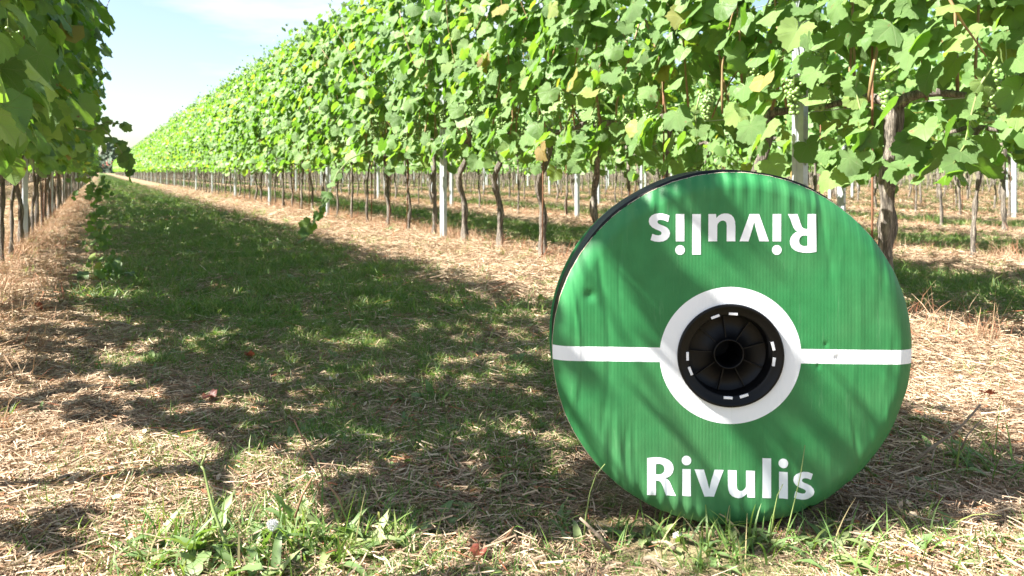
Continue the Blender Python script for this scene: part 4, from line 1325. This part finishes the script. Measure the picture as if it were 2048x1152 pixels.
weed_plant('weed_clump', 1620, 1085, 19, 10, (.05, .10), (.010, .018), 'yellowish weed with long leaves below the last letter', 'weed', blades=45, spread=.035)
weed_plant('weed_clump', 1180, 1080, 20, 9, (.04, .08), (.008, .018), 'spiky weed tuft at the lower left of the reel', 'weed', blades=35, blade_len=(.04, .10), spread=.03)
weed_plant('weed_clump', 1290, 1055, 21, 6, (.04, .07), (.01, .02), 'shaded weed tucked under the left side of the reel', 'weed', blades=30, blade_len=(.05, .12), spread=.025)
weed_plant('weed_clump', 1960, 945, 22, 12, (.05, .10), (.014, .026), 'shaded broad-leaved weed in the reel shadow near the right edge', 'weed', blades=40, spread=.04)
weed_plant('weed_clump', 1900, 1115, 23, 9, (.04, .08), (.012, .022), 'pale weed in the sunlit straw at the bottom right corner', 'weed', blades=40, spread=.05)
weed_plant('weed_clump', 1745, 1110, 31, 9, (.04, .08), (.012, .022), 'low sunlit weed below the right side of the reel', 'weed', blades=35, spread=.04)
weed_plant('weed_clump', 375, 880, 24, 8, (.03, .055), (.008, .014), 'small pale weed tuft on the edge of the dappled straw', 'weed', blades=45, blade_len=(.03, .07), spread=.03)
weed_plant('weed_clump', 600, 775, 25, 12, (.05, .09), (.014, .024), 'dark plantain rosette in the shade of the path', 'weed', pr=(.3, .9), spread=.015)
weed_plant('weed_clump', 860, 800, 26, 9, (.04, .08), (.02, .03), 'round-leaved weed seedling in the middle of the shade', 'weed', pr=(.9, 1.4), blades=8, spread=.02)
weed_plant('weed_clump', 1075, 610, 27, 16, (.06, .10), (.02, .034), 'bright leafy weed at the left edge of the reel', 'weed', pr=(.6, 1.3), blades=20, spread=.05)
weed_plant('weed_clump', 1010, 655, 28, 12, (.05, .09), (.014, .024), 'sunlit weed tuft on the lit patch left of the reel', 'weed', blades=40, spread=.06)
weed_plant('weed_clump', 235, 560, 29, 22, (.10, .20), (.04, .07), 'leafy weed at the foot of the creeper', 'weed', pr=(.5, 1.3), blades=40, blade_len=(.1, .3), spread=.10)
weed_plant('weed_clump', 940, 700, 30, 10, (.04, .08), (.014, .022), 'small shaded weed in the grass halfway to the reel', 'weed', blades=20, spread=.03)

# stalks
d = gd(430, 1130)
stalk('dry_stalk', [px(458, 1145, d), px(455, 1100, d), px(440, 1055, d + .01), px(425, 1015, d + .02), px(418, 985, d + .03), px(408, 940, d + .04), px(402, 932, d + .04)], .0034,
      'tall forked dry stalk standing in the bottom left weed clump', 'stalk', M_GREENSHOOT, branches=[[px(402, 932, d + .04), px(380, 912, d + .05), px(358, 898, d + .06)], [px(402, 932, d + .04), px(409, 915, d + .05), px(410, 908, d + .05)]])
stalk('grass_stalk', [px(690, 1040, d + .1), px(680, 1000, d + .1), px(650, 960, d + .11), px(625, 915, d + .12), px(600, 865, d + .13), px(588, 840, d + .13)], .0022,
      'thin leaning grass stalk reaching up from the right of the weed clump', 'stalk', M_DRY)
stalk('bent_stalk', [px(590, 1035, d + .05), px(605, 990, d + .05), px(625, 955, d + .05), px(632, 962, d + .05), px(640, 985, d + .05)], .0020,
      'straw-coloured stalk with a drooping bent tip', 'stalk', M_DRY)
stalk('seed_head_stalk', [px(545, 1100, d), px(546, 1070, d), px(545, 1050, d)], .0016, 'short stem carrying a white fluffy seed head', 'seed head', M_GREENSHOOT, head=.0085)
d = gd(1170, 1078)
stalk('grass_stalk', [px(1168, 1075, d), px(1172, 1030, d), px(1180, 985, d), px(1192, 950, d), px(1210, 928, d)], .0016, 'curved pale grass stalk crossing the lower left rim of the reel', 'stalk', M_GREENSHOOT)
d = gd(1540, 1075) - .02
stalk('grass_stalk', [px(1541, 1075, d), px(1547, 1030, d), px(1555, 990, d), px(1566, 968, d)], .0012, 'fine grass stalk crossing the second letter i of the lower lettering', 'stalk', M_GREENSHOOT)
stalk('grass_stalk', [px(1570, 1080, d), px(1580, 1040, d), px(1592, 990, d), px(1602, 945, d), px(1610, 890, d)], .0012, 'long hair-thin grass stalk crossing the last letter', 'stalk', M_GREENSHOOT)
d = gd(1220, 1100)
stalk('twig', [px(1225, 1105, d), px(1200, 1075, d), px(1180, 1055, d), px(1160, 1036, d)], .0042, 'reddish broken twig poking up at the lower left of the reel', 'twig')
d = gd(1850, 960)
stalk('twig', [px(1825, 925, d), px(1868, 892, d), px(1900, 870, d), px(1930, 845, d), px(1962, 808, d)], .0036, 'long thin twig leaning up across the straw at the right edge', 'twig',
      branches=[[px(1922, 900, d), px(1935, 870, d), px(1962, 840, d)], [px(1900, 870, d), px(1860, 895, d + .02), px(1828, 898, d + .04)]])
def fallen(u0, v0, u1, v1, rad, label, red=False):
    a, b_ = Vector(ground_xyz(u0, v0)), Vector(ground_xyz(u1, v1))
    pts = [a.lerp(b_, t) + Vector((0, 0, .014 + .006 * math.sin(t * 5))) for t in np.linspace(0, 1, 7)]
    stalk('stick', pts, rad, label, 'stick')
fallen(155, 932, 250, 918, .0050, 'grey stick lying on the lit straw, the upper of two at lower left')
fallen(118, 980, 200, 960, .0040, 'thin grey stick lying below the larger one at lower left')
fallen(40, 1048, 165, 1028, .0030, 'long pale straw stalk lying near the left bottom corner')
fallen(225, 645, 330, 685, .0075, 'dark prunings stick at the shade edge on the left')
fallen(1290, 1120, 1330, 1135, .0045, 'short dark stick lying in front of the reel')
fallen(1350, 1098, 1300, 1076, .0038, 'dark forked stick in front of the reel base')

def dead_leaf(u, v, size, seed, label):
    rg = np.random.default_rng(seed)
    tv, tf, uv = leaf_template(20, seed, True, True)
    tv = tv.copy(); rr = np.hypot(tv[:, 0], tv[:, 1]); tv[:, 2] += .5 * rr ** 2 + .15 * np.sin(tv[:, 0] * 6)
    me = mesh_from('fallen_leaf', tv * size, tf, [M_REDLEAF], hue=np.full(len(tv), rg.random()), uv=uv)
    p = ground_xyz(u, v)
    o = link('fallen_leaf', me, None, (p[0], p[1], p[2] + .025), (rg.uniform(-.4, .4), rg.uniform(-.4, .4), rg.uniform(0, 6.28)))
    tag(o, label, 'dead leaf')
dead_leaf(418, 812, .026, 3, 'crumpled dark red leaf in the shaded grass left of centre')
dead_leaf(85, 635, .05, 4, 'red-brown dead leaf on the straw under the shaded row')
dead_leaf(500, 722, .025, 5, 'rusty dead leaf lying where the shade begins')
dead_leaf(958, 1128, .020, 6, 'small dark red leaf at the bottom centre')
dead_leaf(1975, 800, .028, 7, 'reddish dead leaf beside the twig at the right')
for k, (u, v, s, lb) in enumerate(((55, 1022, .011, 'white pebble on the straw near the left bottom corner'), (1355, 932 + 130, .009, 'tiny pale pebble before the reel'),
                                   (1920, 760, .014, 'pale stone on the lit straw right of the reel'), (1870, 775, .010, 'smaller pale stone on the lit straw right of the reel'))):
    v_, f_ = ICO1
    v2 = v_ * (1 + .15 * np.sin(v_[:, [1, 2, 0]] * 5 + k)) * np.array([1.2, 1, .7]) * s
    p = ground_xyz(u, v)
    o = link('pebble', mesh_from('pebble', v2, f_, [M_STONE], smooth=False), None, (p[0], p[1], p[2] + s * .9)); tag(o, lb, 'pebble')
